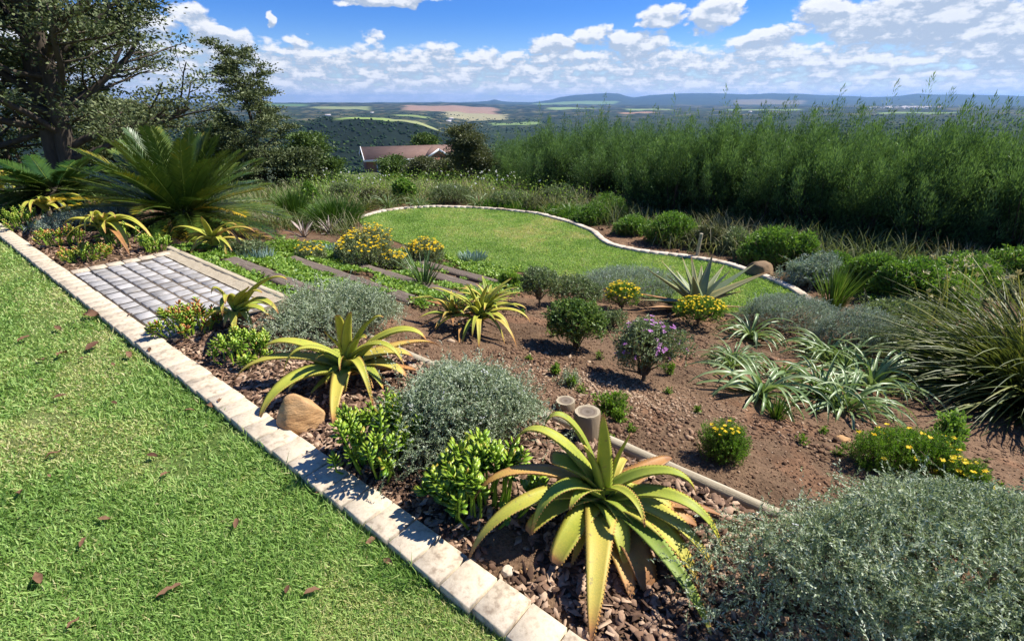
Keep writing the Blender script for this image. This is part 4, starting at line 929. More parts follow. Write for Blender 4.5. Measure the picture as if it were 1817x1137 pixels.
small('daisy_bush', 'shrub', 1101, 502, 558, 62, 'small yellow topped daisy bush beside the upright grey aloe', 'daisy', 420, 14, .10, .022, .3, .15, (120, .016, 'yellow', .55), lump=.15)
small('daisy_bush', 'shrub', 1234, 526, 590, 92, 'low yellow topped daisy bush just in front of the upright grey aloe', 'daisy', 560, 14, .10, .024, .3, .2, (170, .016, 'yellow', .62), lump=.25)
small('daisy_bush', 'shrub', 1277, 740, 832, 100, 'fine leaved green daisy bush with few yellow flowers on the soil slope', 'daisy', 760, 18, .10, .014, .28, 0, (16, .012, 'yellow', .6), lump=.35, up=.9, inner=.6)
small('daisy_bush', 'shrub', 1592, 742, 850, 190, 'wide feathery daisy bush with scattered yellow flowers above the very large silver shrub', 'daisy', 1500, 18, .11, .016, .28, 0, (24, .016, 'yellow', .5), lump=.4, up=.7, inner=.6, dr=.7)
small('daisy_bush', 'shrub', 1690, 802, 880, 96, 'trailing end of yellow daisy plant on the soil beneath the big clump', 'daisy', 520, 18, .10, .016, .28, 0, (26, .016, 'yellow', .4), lump=.4, inner=.6)
small('seedling', 'plant', 1668, 722, 812, 62, 'young bright green leafy plant with pale flower spikes beside the wide daisy bush', 'shrub', 160, 10, .14, .030, .55, 0, None, up=1.2, tint0=.75, lump=.4)
small('silver_daisy', 'shrub', 643, 404, 478, 128, 'silver leaved daisy clump covered in yellow flowers at the top of the steps', 'grey_green', 900, 14, .20, .038, .3, 0, (260, .024, 'yellow', .5), up=1.2, lump=.4, tint0=.8)
small('silver_daisy', 'shrub', 757, 420, 472, 76, 'smaller silver leaved yellow daisy clump against the round lawn', 'grey_green', 520, 14, .18, .034, .3, 0, (150, .024, 'yellow', .5), up=1.2, lump=.3, tint0=.8)
small('silver_daisy', 'shrub', 560, 428, 468, 60, 'little silver leaved yellow daisy tuft between the first two sleepers', 'grey_green', 260, 12, .15, .032, .3, 0, (40, .022, 'yellow', .5), up=1.2, lump=.5, tint0=.75)
small('silver_daisy', 'shrub', 702, 440, 482, 66, 'loose silver leaved yellow daisy tuft joining the two big daisy clumps', 'grey_green', 300, 12, .15, .032, .3, 0, (60, .022, 'yellow', .5), up=1.2, lump=.5, tint0=.75)
small('grey_shrub', 'shrub', 1085, 545, 588, 60, 'scrubby grey green plantlet between the two daisy bushes and the purple shrub', 'grey_green', 260, 12, .10, .02, .5, 0, None, lump=.5, tint0=.6)
small('grey_shrub', 'shrub', 905, 475, 515, 50, 'low leafy plantlet hugging the end of the lowest sleeper', 'cover', 240, 12, .10, .03, .5, 0, None, lump=.5, tint0=.5)
small('grey_shrub', 'shrub', 1010, 650, 690, 60, 'wispy grey weed beside the pale sawn wooden disc', 'silver', 120, 14, .14, .014, .4, 0, None, lump=.6, up=.9)
small('grey_shrub', 'shrub', 1090, 690, 742, 62, 'scrubby green weed just behind the upright post stump', 'daisy', 120, 12, .14, .02, .4, 0, None, lump=.6, up=.9, tint0=.6)
small('grey_shrub', 'shrub', 1600, 520, 566, 120, 'low feathery green plants where the seed head stalks rise', 'grey_green', 500, 12, .14, .03, .3, 0, None, lump=.5, up=.9)
for (cx, yt, yb, w, lab) in [(1072, 690, 735, 44, 'tiny weedy green seedling behind the upright post'), (985, 645, 668, 22, 'tiny green seedling on soil below the ball shaped shrub'), (1096, 722, 752, 32, 'small green weed beside the cut wooden post'), (1012, 662, 690, 24, 'sparse little weed on pale soil between silver shrub and purple shrub'),
                             (1543, 520, 545, 40, 'tiny bright green plant on soil by the tall reeds'), (1186, 640, 668, 26, 'little green shoot beside the purple flowering shrub')]:
    small('seedling', 'seedling', cx, yt, yb, w, lab, 'daisy', 40, 8, .07, .022, .5, 0, None, up=1.0, tint0=.7, lump=.5, group='small seedlings on bare soil')

for (cx, yb) in [(1060, 640), (1205, 612), (1190, 700), (1035, 700), (1120, 770), (1240, 735), (1420, 790), (1345, 640), (1480, 810), (1172, 590), (975, 600), (940, 640), (1660, 700), (1735, 900), (1775, 870), (1460, 770), (925, 560), (1085, 790)]:
    small('seedling', 'seedling', cx + ru(-6, 6), yb - ru(12, 22), yb, ru(14, 26), 'tiny weed seedling sprouting on the bare reddish brown soil', 'daisy', 16, 7, .06, .018, .5, 0, None, up=1.0, tint0=.65, lump=.5, group='tiny weeds on the reddish soil')

# ------------------------------------------------------------------ strap leaved clumps
def strap(px, py, label, n, L, w, mat='strap', el=(86, 22), droop=(1.6, 2.9), group='strap leaved clumps on the soil slope', name='strap_plant', spread=.03, tint0=.5, cat='plant', segs=8, scape=0, fold=.5, tipt=.1):
    n = int(n * (1.45 if mat == 'strap' else 1.3)); p, s = hit(px, py); e = thing(name, label, cat, p, group); mb = MB(); f = rng.random(n)
    a = ru(0, 2 * math.pi, n); w = w * 1.0; L = L * (1.35 if mat == 'strap' else 1); P = np.stack([np.cos(a) * spread * np.sqrt(f), np.sin(a) * spread * np.sqrt(f), 0 * a - .01], -1)
    e0 = R(1) * (el[0] + (el[1] - el[0]) * f + rn(n) * 6)
    ribbons(mb, P, a, e0, L * ru(.65, 1.1, n), w * ru(.75, 1.15, n), ru(*droop, n), np.clip(tint0 + rn(n) * .16, 0, 1), segs, fold, twist=rn(n) * .5, tipt=tipt, bend=rn(n) * .15)
    mb.out('leaves', M[mat], e); return e
strap(1332, 600, 'strap leaved plant with fountain of leaves below the upright grey aloe', 30, .44, .024)
strap(1300, 648, 'dense low tuft of thin pale leaves beside the slender fountain plant', 90, .28, .012, spread=.07)
strap(1352, 700, 'single strong strap leaved plant with wide arching leaves above the rush tuft', 26, .50, .030)
strap(1462, 640, 'strap leaved plant in the upper part of the tangled group', 34, .45, .022, spread=.06)
strap(1500, 655, 'pale strap leaved plant deep in the tangled group near the silver mat', 34, .48, .022, spread=.08)
strap(1545, 690, 'broad strap leaved plant at the clump side of the tangled group', 40, .50, .025, spread=.08)
strap(1455, 705, 'strap leaved plant low in the tangled group beside the rush tuft', 30, .42, .022, spread=.06)
strap(1500, 722, 'looping strap leaved plant at the lower edge of the tangled group', 36, .46, .022, spread=.07)
strap(1385, 668, 'small strap leaved plant between the fountain plants', 26, .34, .018, spread=.05)
strap(1378, 742, 'small upright dark green rush tuft on red soil', 90, .20, .005, 'rush', (90, 60), (.1, .6), None, 'rush_tuft', .03, .45, 'grass tuft', 4)
strap(525, 392, 'upright dark green rush tuft next to the big cycad', 420, .72, .014, 'rush', (92, 62), (.1, .5), 'dark rush tufts beyond the steps', 'rush_tuft', .12, .18, 'grass tuft', 4)
strap(598, 402, 'wide dark rush tuft where the curved kerb begins', 700, .68, .014, 'rush', (92, 40), (.1, .8), 'dark rush tufts beyond the steps', 'rush_tuft', .28, .15, 'grass tuft', 4)
strap(752, 512, 'slender green grassy plant standing among the sleepers', 34, .42, .016, 'strap', (90, 55), (.1, .9), None, 'grassy_plant', .06, .2)
strap(1478, 545, 'tall thin green reed tuft by the end of the kerb', 120, .62, .012, 'rush', (95, 65), (.1, .6), None, 'reed_tuft', .10, .5, 'grass tuft', 5)
for (px_, py_, l_) in [(488, 400, 'pale pinkish agave rosette near the big cycad'), (540, 421, 'larger pale pinkish agave rosette beside the yellow daisies'), (585, 415, 'third pale agave rosette nestled at the foot of the wide rush tuft')]:
    p, s = hit(px_, py_); e = thing('pale_agave', l_, 'agave', p, 'pale agaves on red soil'); mb = MB(); aloe_auto(mb, np.array([0, 0, .04]), 16, .36, .032, .5, (82, 15), .0)
    mb.out('leaves', fol('pale_agave_leaf', [(0, (.26, .22, .17)), (.5, (.42, .36, .30)), (1, (.5, .36, .32))], .5, .1), e, True)
for (px_, py_, l_) in [(590, 452, 'blue green finger leaved succulent between the second and third sleeper'), (452, 462, 'blue green finger leaved succulent near the first sleeper'), (838, 462, 'pale blue finger leaved succulent edging the round lawn')]:
    p, s = hit(px_, py_); e = thing('blue_succulent', l_, 'succulent', p, 'blue green finger succulents'); mb = MB(); n = 170
    a = ru(0, 6.28, n); f = np.sqrt(rng.random(n)) * .22; ribbons(mb, np.stack([np.cos(a) * f, np.sin(a) * f * .6, 0 * a], -1), a, R(1) * ru(50, 88, n), ru(.10, .19, n), .016, ru(-.3, .3, n), ru(.4, .9, n), 3, .5)
    mb.out('leaves', fol('blue_finger_leaf', [(0, (.12, .22, .17)), (.5, (.24, .36, .30)), (1, (.42, .52, .46))], .5, .1), e)

# the big arching clump at the edge of the soil bed
p, s = hit(1828, 715); e = thing('leaf_clump', 'huge dark clump of long narrow arching leaves overhanging the soil bed', 'plant', p); mb = MB(); n = 1500
a = ru(0, 2 * math.pi, n); f = rng.random(n); P = np.stack([np.cos(a) * .30 * np.sqrt(f), np.sin(a) * .30 * np.sqrt(f), 0 * a], -1)
ribbons(mb, P, a + rn(n) * .3, R(1) * (86 - 70 * f + rn(n) * 8), ru(.8, 1.5, n), ru(.009, .018, n), ru(.7, 1.75, n), np.clip(.21 + rn(n) * .20, 0, 1), 9, .5, twist=rn(n) * .6, tipt=.18, bend=rn(n) * .2)
mb.out('leaves', M['clump'], e)
ms = MB(); mh = MB(); n = 26; px_ = ru(1640, 1815, n); a = ru(2.2, 4.4, n)
P = np.stack([rn(n) * .12, rn(n) * .12, 0 * a], -1); a = ru(1.2, 4.2, n); L = ru(.9, 1.35, n)
ribbons(ms, P, a, R(1) * ru(60, 82, n), L, .007, ru(.2, .7, n), .75, 8, .2, prof=np.ones(9)); ms.out('scapes', M['clump'], e)
V = np.concatenate(ms.V).reshape(n, 9, 3, 3); tip = V[:, -1, 1]; dr_ = nrm(V[:, -1, 1] - V[:, -2, 1])
for i in range(n):
    mh = MB()
    for k in range(9): leafs(mh, tip[i:i+1] + rn(1, 3) * .008, nrm(dr_[i:i+1] + rn(1, 3) * .45), ru(.03, .055, 1), .014, ru(0, 1, 1), .2)
    mh.out('seed_head', M['seedhead'], e)

# ------------------------------------------------------------------ cycads
def cycad(p, label, nf, L, el_=(85, -5), tint0=.42, yellow=.2, w=.23):
    e = thing('cycad', label, 'cycad', p, 'cycads beside the tall dark tree'); mb = MB(); mr = MB(); f = (np.arange(nf) + .5) / nf
    a = np.arange(nf) * 2.39996 + rn(nf) * .2; e0 = R(1) * (el_[0] + (el_[1] - el_[0]) * f ** .8 + rn(nf) * 4); Ls = L * (.85 + .15 * f) * ru(.9, 1.08, nf); segs = 14
    dr_ = ru(.35, .75, nf) * (.5 + .6 * f); C = np.stack([np.cos(a) * .10, np.sin(a) * .10, .32 + 0 * a], -1)
    c = C.copy(); pts = [c]; ds = []
    for k in range(segs):
        ek = e0 - dr_ * (k / segs) ** 1.4; d = np.stack([np.cos(a) * np.cos(ek), np.sin(a) * np.cos(ek), np.sin(ek)], -1); ds.append(d); c = c + d * (Ls / segs)[:, None]; pts.append(c)
    pts = np.stack(pts, 1); ds.append(ds[-1]); ds = np.stack(ds, 1)
    tubes(mr, pts, np.linspace(.012, .003, segs + 1)[None], 4, .62); mr.out('frond_stalks', M['cycad'], e)
    nl = 84; s = np.linspace(.10, .995, nl) * segs; i0 = np.minimum(s.astype(int), segs - 1); fr = (s - i0)[None, :, None]
    P = pts[:, i0] * (1 - fr) + pts[:, i0 + 1] * fr; D = ds[:, i0]; S = np.broadcast_to(np.stack([-np.sin(a), np.cos(a), 0 * a], -1)[:, None], P.shape); N = np.cross(D, S)
    ln = w * (np.sin(np.clip(s / segs, 0, 1) * math.pi * .93 + .12) ** .6)
    yl = (rng.random(nf) < yellow) * (f > .45)
    for sg in (-1, 1):
        LD = nrm(S * sg * .75 + D * .75 - N * sg * 0 + np.array([0, 0, .22]) + rn(*P.shape) * .05)
        ti = np.clip(tint0 + rn(nf)[:, None] * .12 + rn(nf, nl) * .07 + .12 * (s / segs)[None] + yl[:, None] * .35, 0, 1)
        q = P.reshape(-1, 3); dd = LD.reshape(-1, 3); ll = (ln[None] * ru(.9, 1.1, nf, nl)).ravel()
        S2 = nrm(np.cross(dd, N.reshape(-1, 3))); m = q + dd * ll[:, None] * .45; w_ = .0070
        V = np.stack([q, m + S2 * w_, q + dd * ll[:, None] - [0, 0, 1] * ll[:, None] * .08, m - S2 * w_], 1); mb.add(V, quads=np.arange(len(q))[:, None] * 4 + np.arange(4), tint=np.repeat(ti.ravel(), 4))
    mb.out('fronds', M['cycad'], e)
    mt = MB(); aa = np.linspace(0, 2 * math.pi, 16, endpoint=False); V = np.concatenate([np.stack([np.cos(aa) * q, np.sin(aa) * q, aa * 0 + z], 1) for q, z in ((.2, -.1), (.22, .1), (.18, .28), (.08, .4))]) + rn(64, 3) * .012; qd = []
    for k in range(3):
        for j in range(16): j2 = (j + 1) % 16; qd.append([k * 16 + j, k * 16 + j2, k * 16 + 16 + j2, k * 16 + 16 + j])
    mt.add(V, quads=qd); mt.out('trunk', M['bark'], e); return e
p, s = hit(318, 415); cycad(p + [0, .25, -.05], 'big cycad with yellowing lower fronds behind the paved landing', 104, 1.5, (84, -16), tint0=.42, yellow=.2, w=.27)
p, s = atr(95, 11.0, 330); cycad(p, 'second cycad with low spreading fronds beneath the dark tree', 58, 1.05, (42, -12), tint0=.12, yellow=.04, w=.26)

# ------------------------------------------------------------------ ground cover between the sleepers
n = 110000; u = ru(2.9, 7.2, n); v = ru(2.06, 6.6, n); q = xy(u, v); x, y = q[:, 0], q[:, 1]
k = np.ones(n, bool)
for (u0, u1, vc, w) in ((4.25, 6.25, 2.37, .12), (3.7, 6.22, 3.10, .12), (3.58, 6.12, 3.73, .115), (3.66, 6.22, 4.30, .12), (3.64, 5.7, 4.80, .115)):
    d = np.abs(v - vc); k &= ~((u > u0) & (u < u1) & (d < w + .045 + rn(n) * .02 - .09 * (fbm(u * 2.2, v * 4, 39) > .58)))
k &= (u > 3.55 + .5 * (v < 3.0) + .25 * rn(n) * .3) & ~inpoly(x, y, LP) & ((v > 2.15) | (u > 4.2))
k &= (fbm(u * 1.8, v * 1.8, 30) > .34 + .25 * sst(u, 6.3, 7.2)) & (v < 5.6 + .6 * (u > 6))
x, y, u, v = x[k], y[k], u[k], v[k]; n = len(x); hz = .02 + (.10 + .07 * (v > 4.95)) * fbm(u * 4, v * 4, 31) * rng.random(n) ** .4
D = nrm(np.stack([rn(n), rn(n), ru(.1, .9, n)], -1)); mb = MB(); leafs(mb, np.stack([x, y, G(x, y) + hz], -1), D, ru(.03, .055, n), ru(.018, .034, n), np.clip(.5 + rn(n) * .22 + (hz - .07) * 3, 0, 1), .15, .3)
tag(mb.out('ground_cover', M['cover']), 'low leafy green ground cover growing between the sleepers and up to the round lawn', 'ground cover', kind='stuff')
# lilac flowered mat outside the curved kerb
n = 26000; t_ = ru(.30, .54, n) * (len(KC) - 1); i0 = t_.astype(int); c = KC[i0]; c2 = KC[np.minimum(i0 + 1, len(KC) - 1)]; tg = nrm(c2 - c + 1e-6); nm = np.stack([tg[:, 1] * -1, tg[:, 0]], 1); out = np.sign(((c - LCEN) * nm).sum(1))[:, None] * nm
dist = .12 + 1.0 * np.sin(np.clip((t_ / (len(KC) - 1) - .29) / .26, 0, 1) * math.pi) ** .6 * rng.random(n); q = c + out * dist[:, None] + rn(n, 2) * .03
hz = .02 + ru(0, .16, n) * np.minimum(1, dist * 3); mb = MB(); leafs(mb, np.stack([q[:, 0], q[:, 1], G(q[:, 0], q[:, 1]) + hz], -1), nrm(np.stack([rn(n) * .5, rn(n) * .5, ru(.4, 1, n)], -1)), ru(.03, .06, n), .012, np.clip(.35 + rn(n) * .18, 0, 1), .1)
o = mb.out('mat_foliage', M['daisy']); tag(o, 'low green mat plants spilling outside the curved kerb', 'ground cover', kind='stuff')

# ------------------------------------------------------------------ hedge
def hedge_proto(seed, hgt=2.3):
    e = thing('hedge_shrub', 'tall feathery dark green hedge shrub merging with its neighbours behind the round lawn', 'hedge shrub', (0, 0, 0), 'feathery shrubs of the tall hedge')
    mb = MB(); body = hgt * .72
    bush(e, .92, .8, body * .95, 1350, 12, .28, .060, .016, 'hedge', up=.8, jit=.5, lump=.65, inner=.5, ang=.5, tint0=.32, tvar=.24, mbout=mb, seed=seed)
    nl_ = 13; la = ru(0, 6.28, nl_); lr_ = np.sqrt(rng.random(nl_)) * .95; lx = np.stack([np.cos(la) * lr_ * .95, np.sin(la) * lr_ * .85], -1); lh = ru(.62, 1.08, nl_) * (1 - .18 * lr_ ** 2)
    npm = 130; li = rng.integers(0, nl_, npm); o_ = rn(npm, 2) * .13; rr_ = lr_[li]; a = la[li]
    A = np.stack([lx[li, 0] + o_[:, 0], lx[li, 1] + o_[:, 1], body * lh[li] * ru(.55, .98, npm) * (1 - 1.6 * (o_ ** 2).sum(1))], -1)
    Lp = np.where(rng.random(npm) < .16, 1.45, 1) * ru(.35, .8, npm) * (1 - .3 * rr_) * hgt / 2.3; d = nrm(np.stack([np.cos(a) * rr_ * .22 + .08 + rn(npm) * .08, np.sin(a) * rr_ * .2 + rn(npm) * .08, 1 + 0 * a], -1)); nn = 120
    s = rng.random((npm, nn)); wd = .085 * np.sin(np.clip(s * .9 + .12, 0, 1) * math.pi) ** .6 * ru(.7, 1.2, npm)[:, None]
    off = rn(npm, nn, 3) * wd[..., None] * .8; P = A[:, None] + d[:, None] * (s * Lp[:, None])[..., None] + off * [1, 1, .4]
    LD = nrm(d[:, None] + off / np.maximum(wd[..., None], .01) * .35 + rn(npm, nn, 3) * .12)
    leafs(mb, P.reshape(-1, 3), LD.reshape(-1, 3), ru(.045, .085, npm * nn), .010, np.clip(np.repeat(.40 + rn(npm) * .16, nn) + rn(npm * nn) * .10 + .22 * s.ravel(), 0, 1), .1)
    mb.out('foliage', M['hedge'], e)
    ms = MB(); tubes(ms, np.stack([A * [.1, .1, 0], A * [.6, .6, .5], A], 1)[:40], np.array([[.02, .013, .006]]), 4); ms.out('branches', M['bark'], e)
    return e
pr = [hedge_proto(s) for s in (1, 2, 3)]
hb = [(905, 338), (960, 348), (1010, 356), (1062, 366), (1112, 374), (1160, 384), (1206, 395), (1256, 404), (1306, 412), (1352, 420), (1400, 428), (1452, 436), (1508, 446), (1568, 454), (1632, 462), (1700, 470), (1772, 478), (1850, 486), (1930, 492)]
TX = [830, 900, 1000, 1100, 1200, 1290, 1400, 1500, 1600, 1700, 1817, 1950]; TY = [240, 222, 224, 214, 204, 214, 214, 210, 210, 202, 198, 198]
used = 0
for row in (0, 1, 2):
    for i, (bx, by) in enumerate(hb):
        p, s = hit(bx + row * 12, by); d = p[:2] / np.linalg.norm(p[:2]); q = p[:2] + d * (.75 + row * 1.05) + rn(2) * .12; z = float(G(*q)); r_ = np.linalg.norm(q)
        pxq = float(px_of_az(np.arctan2(q[0], q[1]))); top = H + r_ * float(tan_el(bx, np.interp(bx, TX, TY) + ru(-24, 20) + (row == 0) * 24)); h = top - z
        sc_ = h / 1.98; loc = (q[0], q[1], z - .05); k = (i + row * 2) % 3; w_ = sc_ ** .5 * ru(.85, 1.12)
        if used < 3: o = pr[used]; o.location = [float(f_) for f_ in loc]; o.rotation_euler = (0, 0, 0); o.scale = (w_, w_, sc_); used += 1
        else: dup(pr[k], loc, ru(-.5, .5) + (math.pi if rng.random() < .5 else 0), (w_, w_, sc_))

# ------------------------------------------------------------------ trees
def tree(name, label, p, hgt, crown, trunk_r, mat, nb=10, spread=1.0, levels=3, leafn=16, ls=.08, lw=.035, group=None, cs=.35, seed=0, lean=(0, 0), flat=.35, first=.25, bl=.45, dense=1.0, twin=False, ang=(.55, 1.15)):
    global rng
    keep = rng; rng = np.random.default_rng(seed + 100); e = thing(name, label, 'tree', p, group); segs = []; tips = []
    def grow(A, d, L, r, lev):
        n = 5; pts = [A]; dd = d.copy()
        for i in range(n):
            dd = nrm(dd + rn(3) * .13 + np.array([0, 0, .05 if lev else .1])); pts.append(pts[-1] + dd * L / n)
        pts = np.array(pts); segs.append((pts, np.linspace(r, r * .5, n + 1)))
        if lev >= levels: tips.append((pts[-1], dd, L)); tips.append((pts[3], dd, L)); return
        m = nb if lev == 0 else (6 if lev == 1 else 4)
        for i in range(m):
            f = first + (1 - first) * (i + rng.random()) / m if lev == 0 else .3 + .7 * (i + rng.random()) / m
            j = min(int(f * n), n - 1); B = pts[j] + (pts[j + 1] - pts[j]) * (f * n - j)
            a = ru(0, 6.28) if lev == 0 else 0
            if lev == 0:
                a = i * 2.39996 + ru(-.3, .3); el_ = ru(.05, .5) + f * .5
                nd = np.array([math.cos(a) * math.cos(el_), math.sin(a) * math.cos(el_), math.sin(el_)])
                l = crown * spread * (1.15 - .75 * max(0, f - .35)) * ru(.75, 1.1)
            else:
                pr_ = nrm(np.cross(dd, rn(3))); an = ru(*ang); nd = dd * math.cos(an) + pr_ * math.sin(an); nd[2] = nd[2] * flat + .10; nd = nrm(nd); l = L * bl * ru(.8, 1.2)
            grow(B, nd, l, r * (.42 if lev == 0 else .5) * (1 - .4 * f), lev + 1)
    d0 = nrm(np.array([lean[0], lean[1], 1.0])); grow(np.array([0, 0, -.2]), d0, hgt * .9, trunk_r, 0)
    if twin: grow(np.array([.25, 0, -.2]), nrm(np.array([.32, .1, 1.0])), hgt * .8, trunk_r * .8, 0)
    mt = MB(); P = np.array([s[0] for s in segs]); Rd = np.array([s[1] for s in segs]); big = Rd[:, 0] > trunk_r * .2
    tubes(mt, P[:1 + twin * 0], Rd[:1], 9); mt.out('trunk', M['bark'], e, True)
    ml = MB(); tubes(ml, P[1:][big[1:]], Rd[1:][big[1:]], 6); 
    if (~big).any(): tubes(ml, P[~big], np.maximum(Rd[~big], .004), 3)
    ml.out('limbs', M['bark'], e)
    T = np.array([t_[0] for t_ in tips]); TD = np.array([t_[1] for t_ in tips]); n = len(T); mb = MB(); m = int(leafn * dense)
    off = rn(n, m, 3) * [cs, cs, cs * .2]; off = off * ru(.3, 1, n, m, 1)
    Pl = (T[:, None] + off).reshape(-1, 3); LD = nrm(TD[:, None] * .5 + off / cs * .5 + rn(n, m, 3) * .5 + [0, 0, -.05]).reshape(-1, 3)
    ti = np.clip(np.repeat(.45 + rn(n) * .13, m) + rn(n * m) * .16 + off.reshape(-1, 3)[:, 2] / cs * .25, 0, 1)
    leafs(mb, Pl, LD, ls * ru(.7, 1.3, n * m), lw * ru(.8, 1.2, n * m), ti, .15); mb.out('crown', M[mat], e)
    rng = keep; return e
p, s = atr(95, 15.5, 290); tree('broadleaf_tree', 'tall dark spreading tree with layered branches above the cycads', p, 8.8, 2.45, .24, 'tree', nb=24, leafn=30, ls=.085, lw=.04, cs=.30, seed=4, flat=.16, first=.13, twin=True)
p, s = atr(-170, 17.5, 290); tree('broadleaf_tree', 'dark tree at the picture edge beyond the small cycad', p, 9.5, 4.0, .24, 'tree', nb=18, leafn=32, ls=.095, lw=.045, cs=.34, seed=9, flat=.18, first=.12)
p, s = atr(235, 21, 290); tree('broadleaf_tree', 'dark tree standing behind the big cycad', p, 3.6, 1.45, .14, 'tree', nb=15, leafn=24, ls=.10, lw=.05, cs=.30, seed=12, flat=.30, first=.06)
p, s = atr(20, 20, 290); tree('broadleaf_tree', 'dense low dark tree filling the gap behind the small cycad', p, 5.0, 3.2, .15, 'tree', nb=15, leafn=42, ls=.12, lw=.06, cs=.40, seed=15, flat=.35, first=.04)
p, s = atr(468, 18.5, 290); tree('sapling', 'slim sparse young tree with tiered branches against the valley', p, 4.6, 1.0, .07, 'tree', nb=26, leafn=20, ls=.08, lw=.038, cs=.17, seed=21, flat=.12, first=.08, bl=.4)
p, s = atr(400, 20, 290); tree('sapling', 'low dark bushy tree between the big cycad and the slim tree', p, 2.3, 1.0, .07, 'tree', nb=12, leafn=34, ls=.10, lw=.05, cs=.28, seed=23, flat=.4, first=.05)
p, s = atr(575, 19.0, 290); tree('bushy_tree', 'rounded green bushy tree at the edge of the valley view', p, 1.95, .75, .05, 'tree_green', nb=11, leafn=34, ls=.085, lw=.045, cs=.24, seed=27, flat=.5, first=.05)
p, s = atr(515, 18.0, 290); tree('bushy_tree', 'dark shrubby tree between the slim tree and the rounded green one', p, 1.4, .8, .05, 'tree', nb=11, leafn=34, ls=.085, lw=.045, cs=.24, seed=28, flat=.5, first=.05)
p, s = atr(757, 92, 290); tree('shade_tree', 'green round headed tree rising behind the red roofed house', p, 6.6, 2.0, .25, 'tree_green', nb=12, leafn=46, ls=.34, lw=.2, cs=.8, seed=31, flat=.5, first=.3)
p, s = atr(850, 19, 300); tree('bushy_tree', 'brownish olive shrubby tree at the end of the tall hedge', p, 2.2, .72, .06, 'olive', nb=13, leafn=50, ls=.075, lw=.035, cs=.26, seed=33, flat=.6, first=.03)
p, s = atr(700, 26, 290); tree('bushy_tree', 'dark green shrub in front of the brick house wall', p, 1.45, .55, .05, 'tree_green', nb=12, leafn=44, ls=.10, lw=.055, cs=.26, seed=35, flat=.6, first=.03)
p, s = atr(752, 24, 290); tree('bushy_tree', 'olive green shrub in front of the white gable of the house', p, 1.4, .55, .05, 'olive', nb=12, leafn=50, ls=.09, lw=.045, cs=.27, seed=37, flat=.6, first=.03)
p, s = atr(800, 22, 290); tree('bushy_tree', 'grey green shrub between the house gable and the hedge end', p, 1.25, .55, .05, 'olive', nb=12, leafn=50, ls=.08, lw=.04, cs=.26, seed=39, flat=.6, first=.03)

# ------------------------------------------------------------------ shrubs beyond the lawn
def far_shrub(cx, yt, yb, w, label, mat='shrub', ntw=650, lpt=12, ls=.05, lw=.45, **k):
    k.setdefault('jit', .45); k.setdefault('lump', .35); k.setdefault('tint0', .5)
    return small('leafy_shrub', 'shrub', cx, yt, yb, w, label, mat, ntw, lpt, k.pop('tl', .26), ls, lw, 0, k.pop('flowers', None), **k)
far_shrub(1186, 368, 440, 92, 'bushy green shrub outside the double bend of the kerb', lw=.3, ls=.06, up=.8)
far_shrub(1362, 398, 478, 120, 'bright green leafy shrub behind the kerb near the boulder', lw=.28, ls=.06, up=.8, tint0=.62, ntw=800)
far_shrub(1420, 415, 480, 62, 'narrow leaved green shrub tucked between boulder shrub and hedge', lw=.25, ls=.06, up=1.0, tint0=.62)
far_shrub(1530, 445, 520, 90, 'green upright shrub beyond the silver willow leaved bush', lw=.25, ls=.06, up=1.1, tint0=.5)
far_shrub(1610, 455, 545, 120, 'dense dark green shrub behind the tall seed heads', lw=.3, ls=.055, up=.8, ntw=900)
far_shrub(1700, 450, 530, 130, 'pale green bushy shrub beneath the hedge near the big clump', lw=.3, ls=.055, up=.8, ntw=900, tint0=.65)
far_shrub(1790, 430, 520, 110, 'green shrub at the picture edge above the big clump', lw=.3, ls=.055, up=.8, tint0=.55)
far_shrub(720, 312, 362, 48, 'dark glossy green shrub standing in the long grass', lw=.45, ls=.06)
far_shrub(555, 320, 372, 36, 'upright dark leafy stem plant in the meadow by the rush tufts', lw=.4, ls=.05, up=1.2)
far_shrub(860, 300, 330, 60, 'low green shrub at the foot of the hedge end', lw=.4, ls=.05)
far_shrub(905, 335, 372, 90, 'grey green bush just outside the far curve of the kerb', 'grey_green', lw=.3, ls=.05)
far_shrub(990, 330, 372, 80, 'mixed green bush between hedge and far curve of the kerb', 'grey_green', lw=.35, ls=.05, tint0=.4)
far_shrub(490, 298, 345, 60, 'silvery bush in the meadow beneath the slim tree', 'silver_mat', lw=.25, ls=.05)
far_shrub(800, 322, 366, 90, 'pale green feathery bush outside the far kerb', 'grey_green', lw=.2, ls=.06, up=1.0)
far_shrub(1080, 345, 392, 80, 'loose green bush in front of the hedge by the bend of the kerb', lw=.3, ls=.05, up=.7)
far_shrub(560, 360, 396, 90, 'low green bush behind the pale agaves', lw=.4, ls=.045, tint0=.6)
far_shrub(440, 425, 462, 70, 'low grey green bush between the cycad and the first sleeper', 'grey_green', lw=.4, ls=.035)
far_shrub(500, 425, 456, 90, 'low leafy green bush beside the second sleeper', 'cover', lw=.5, ls=.04)

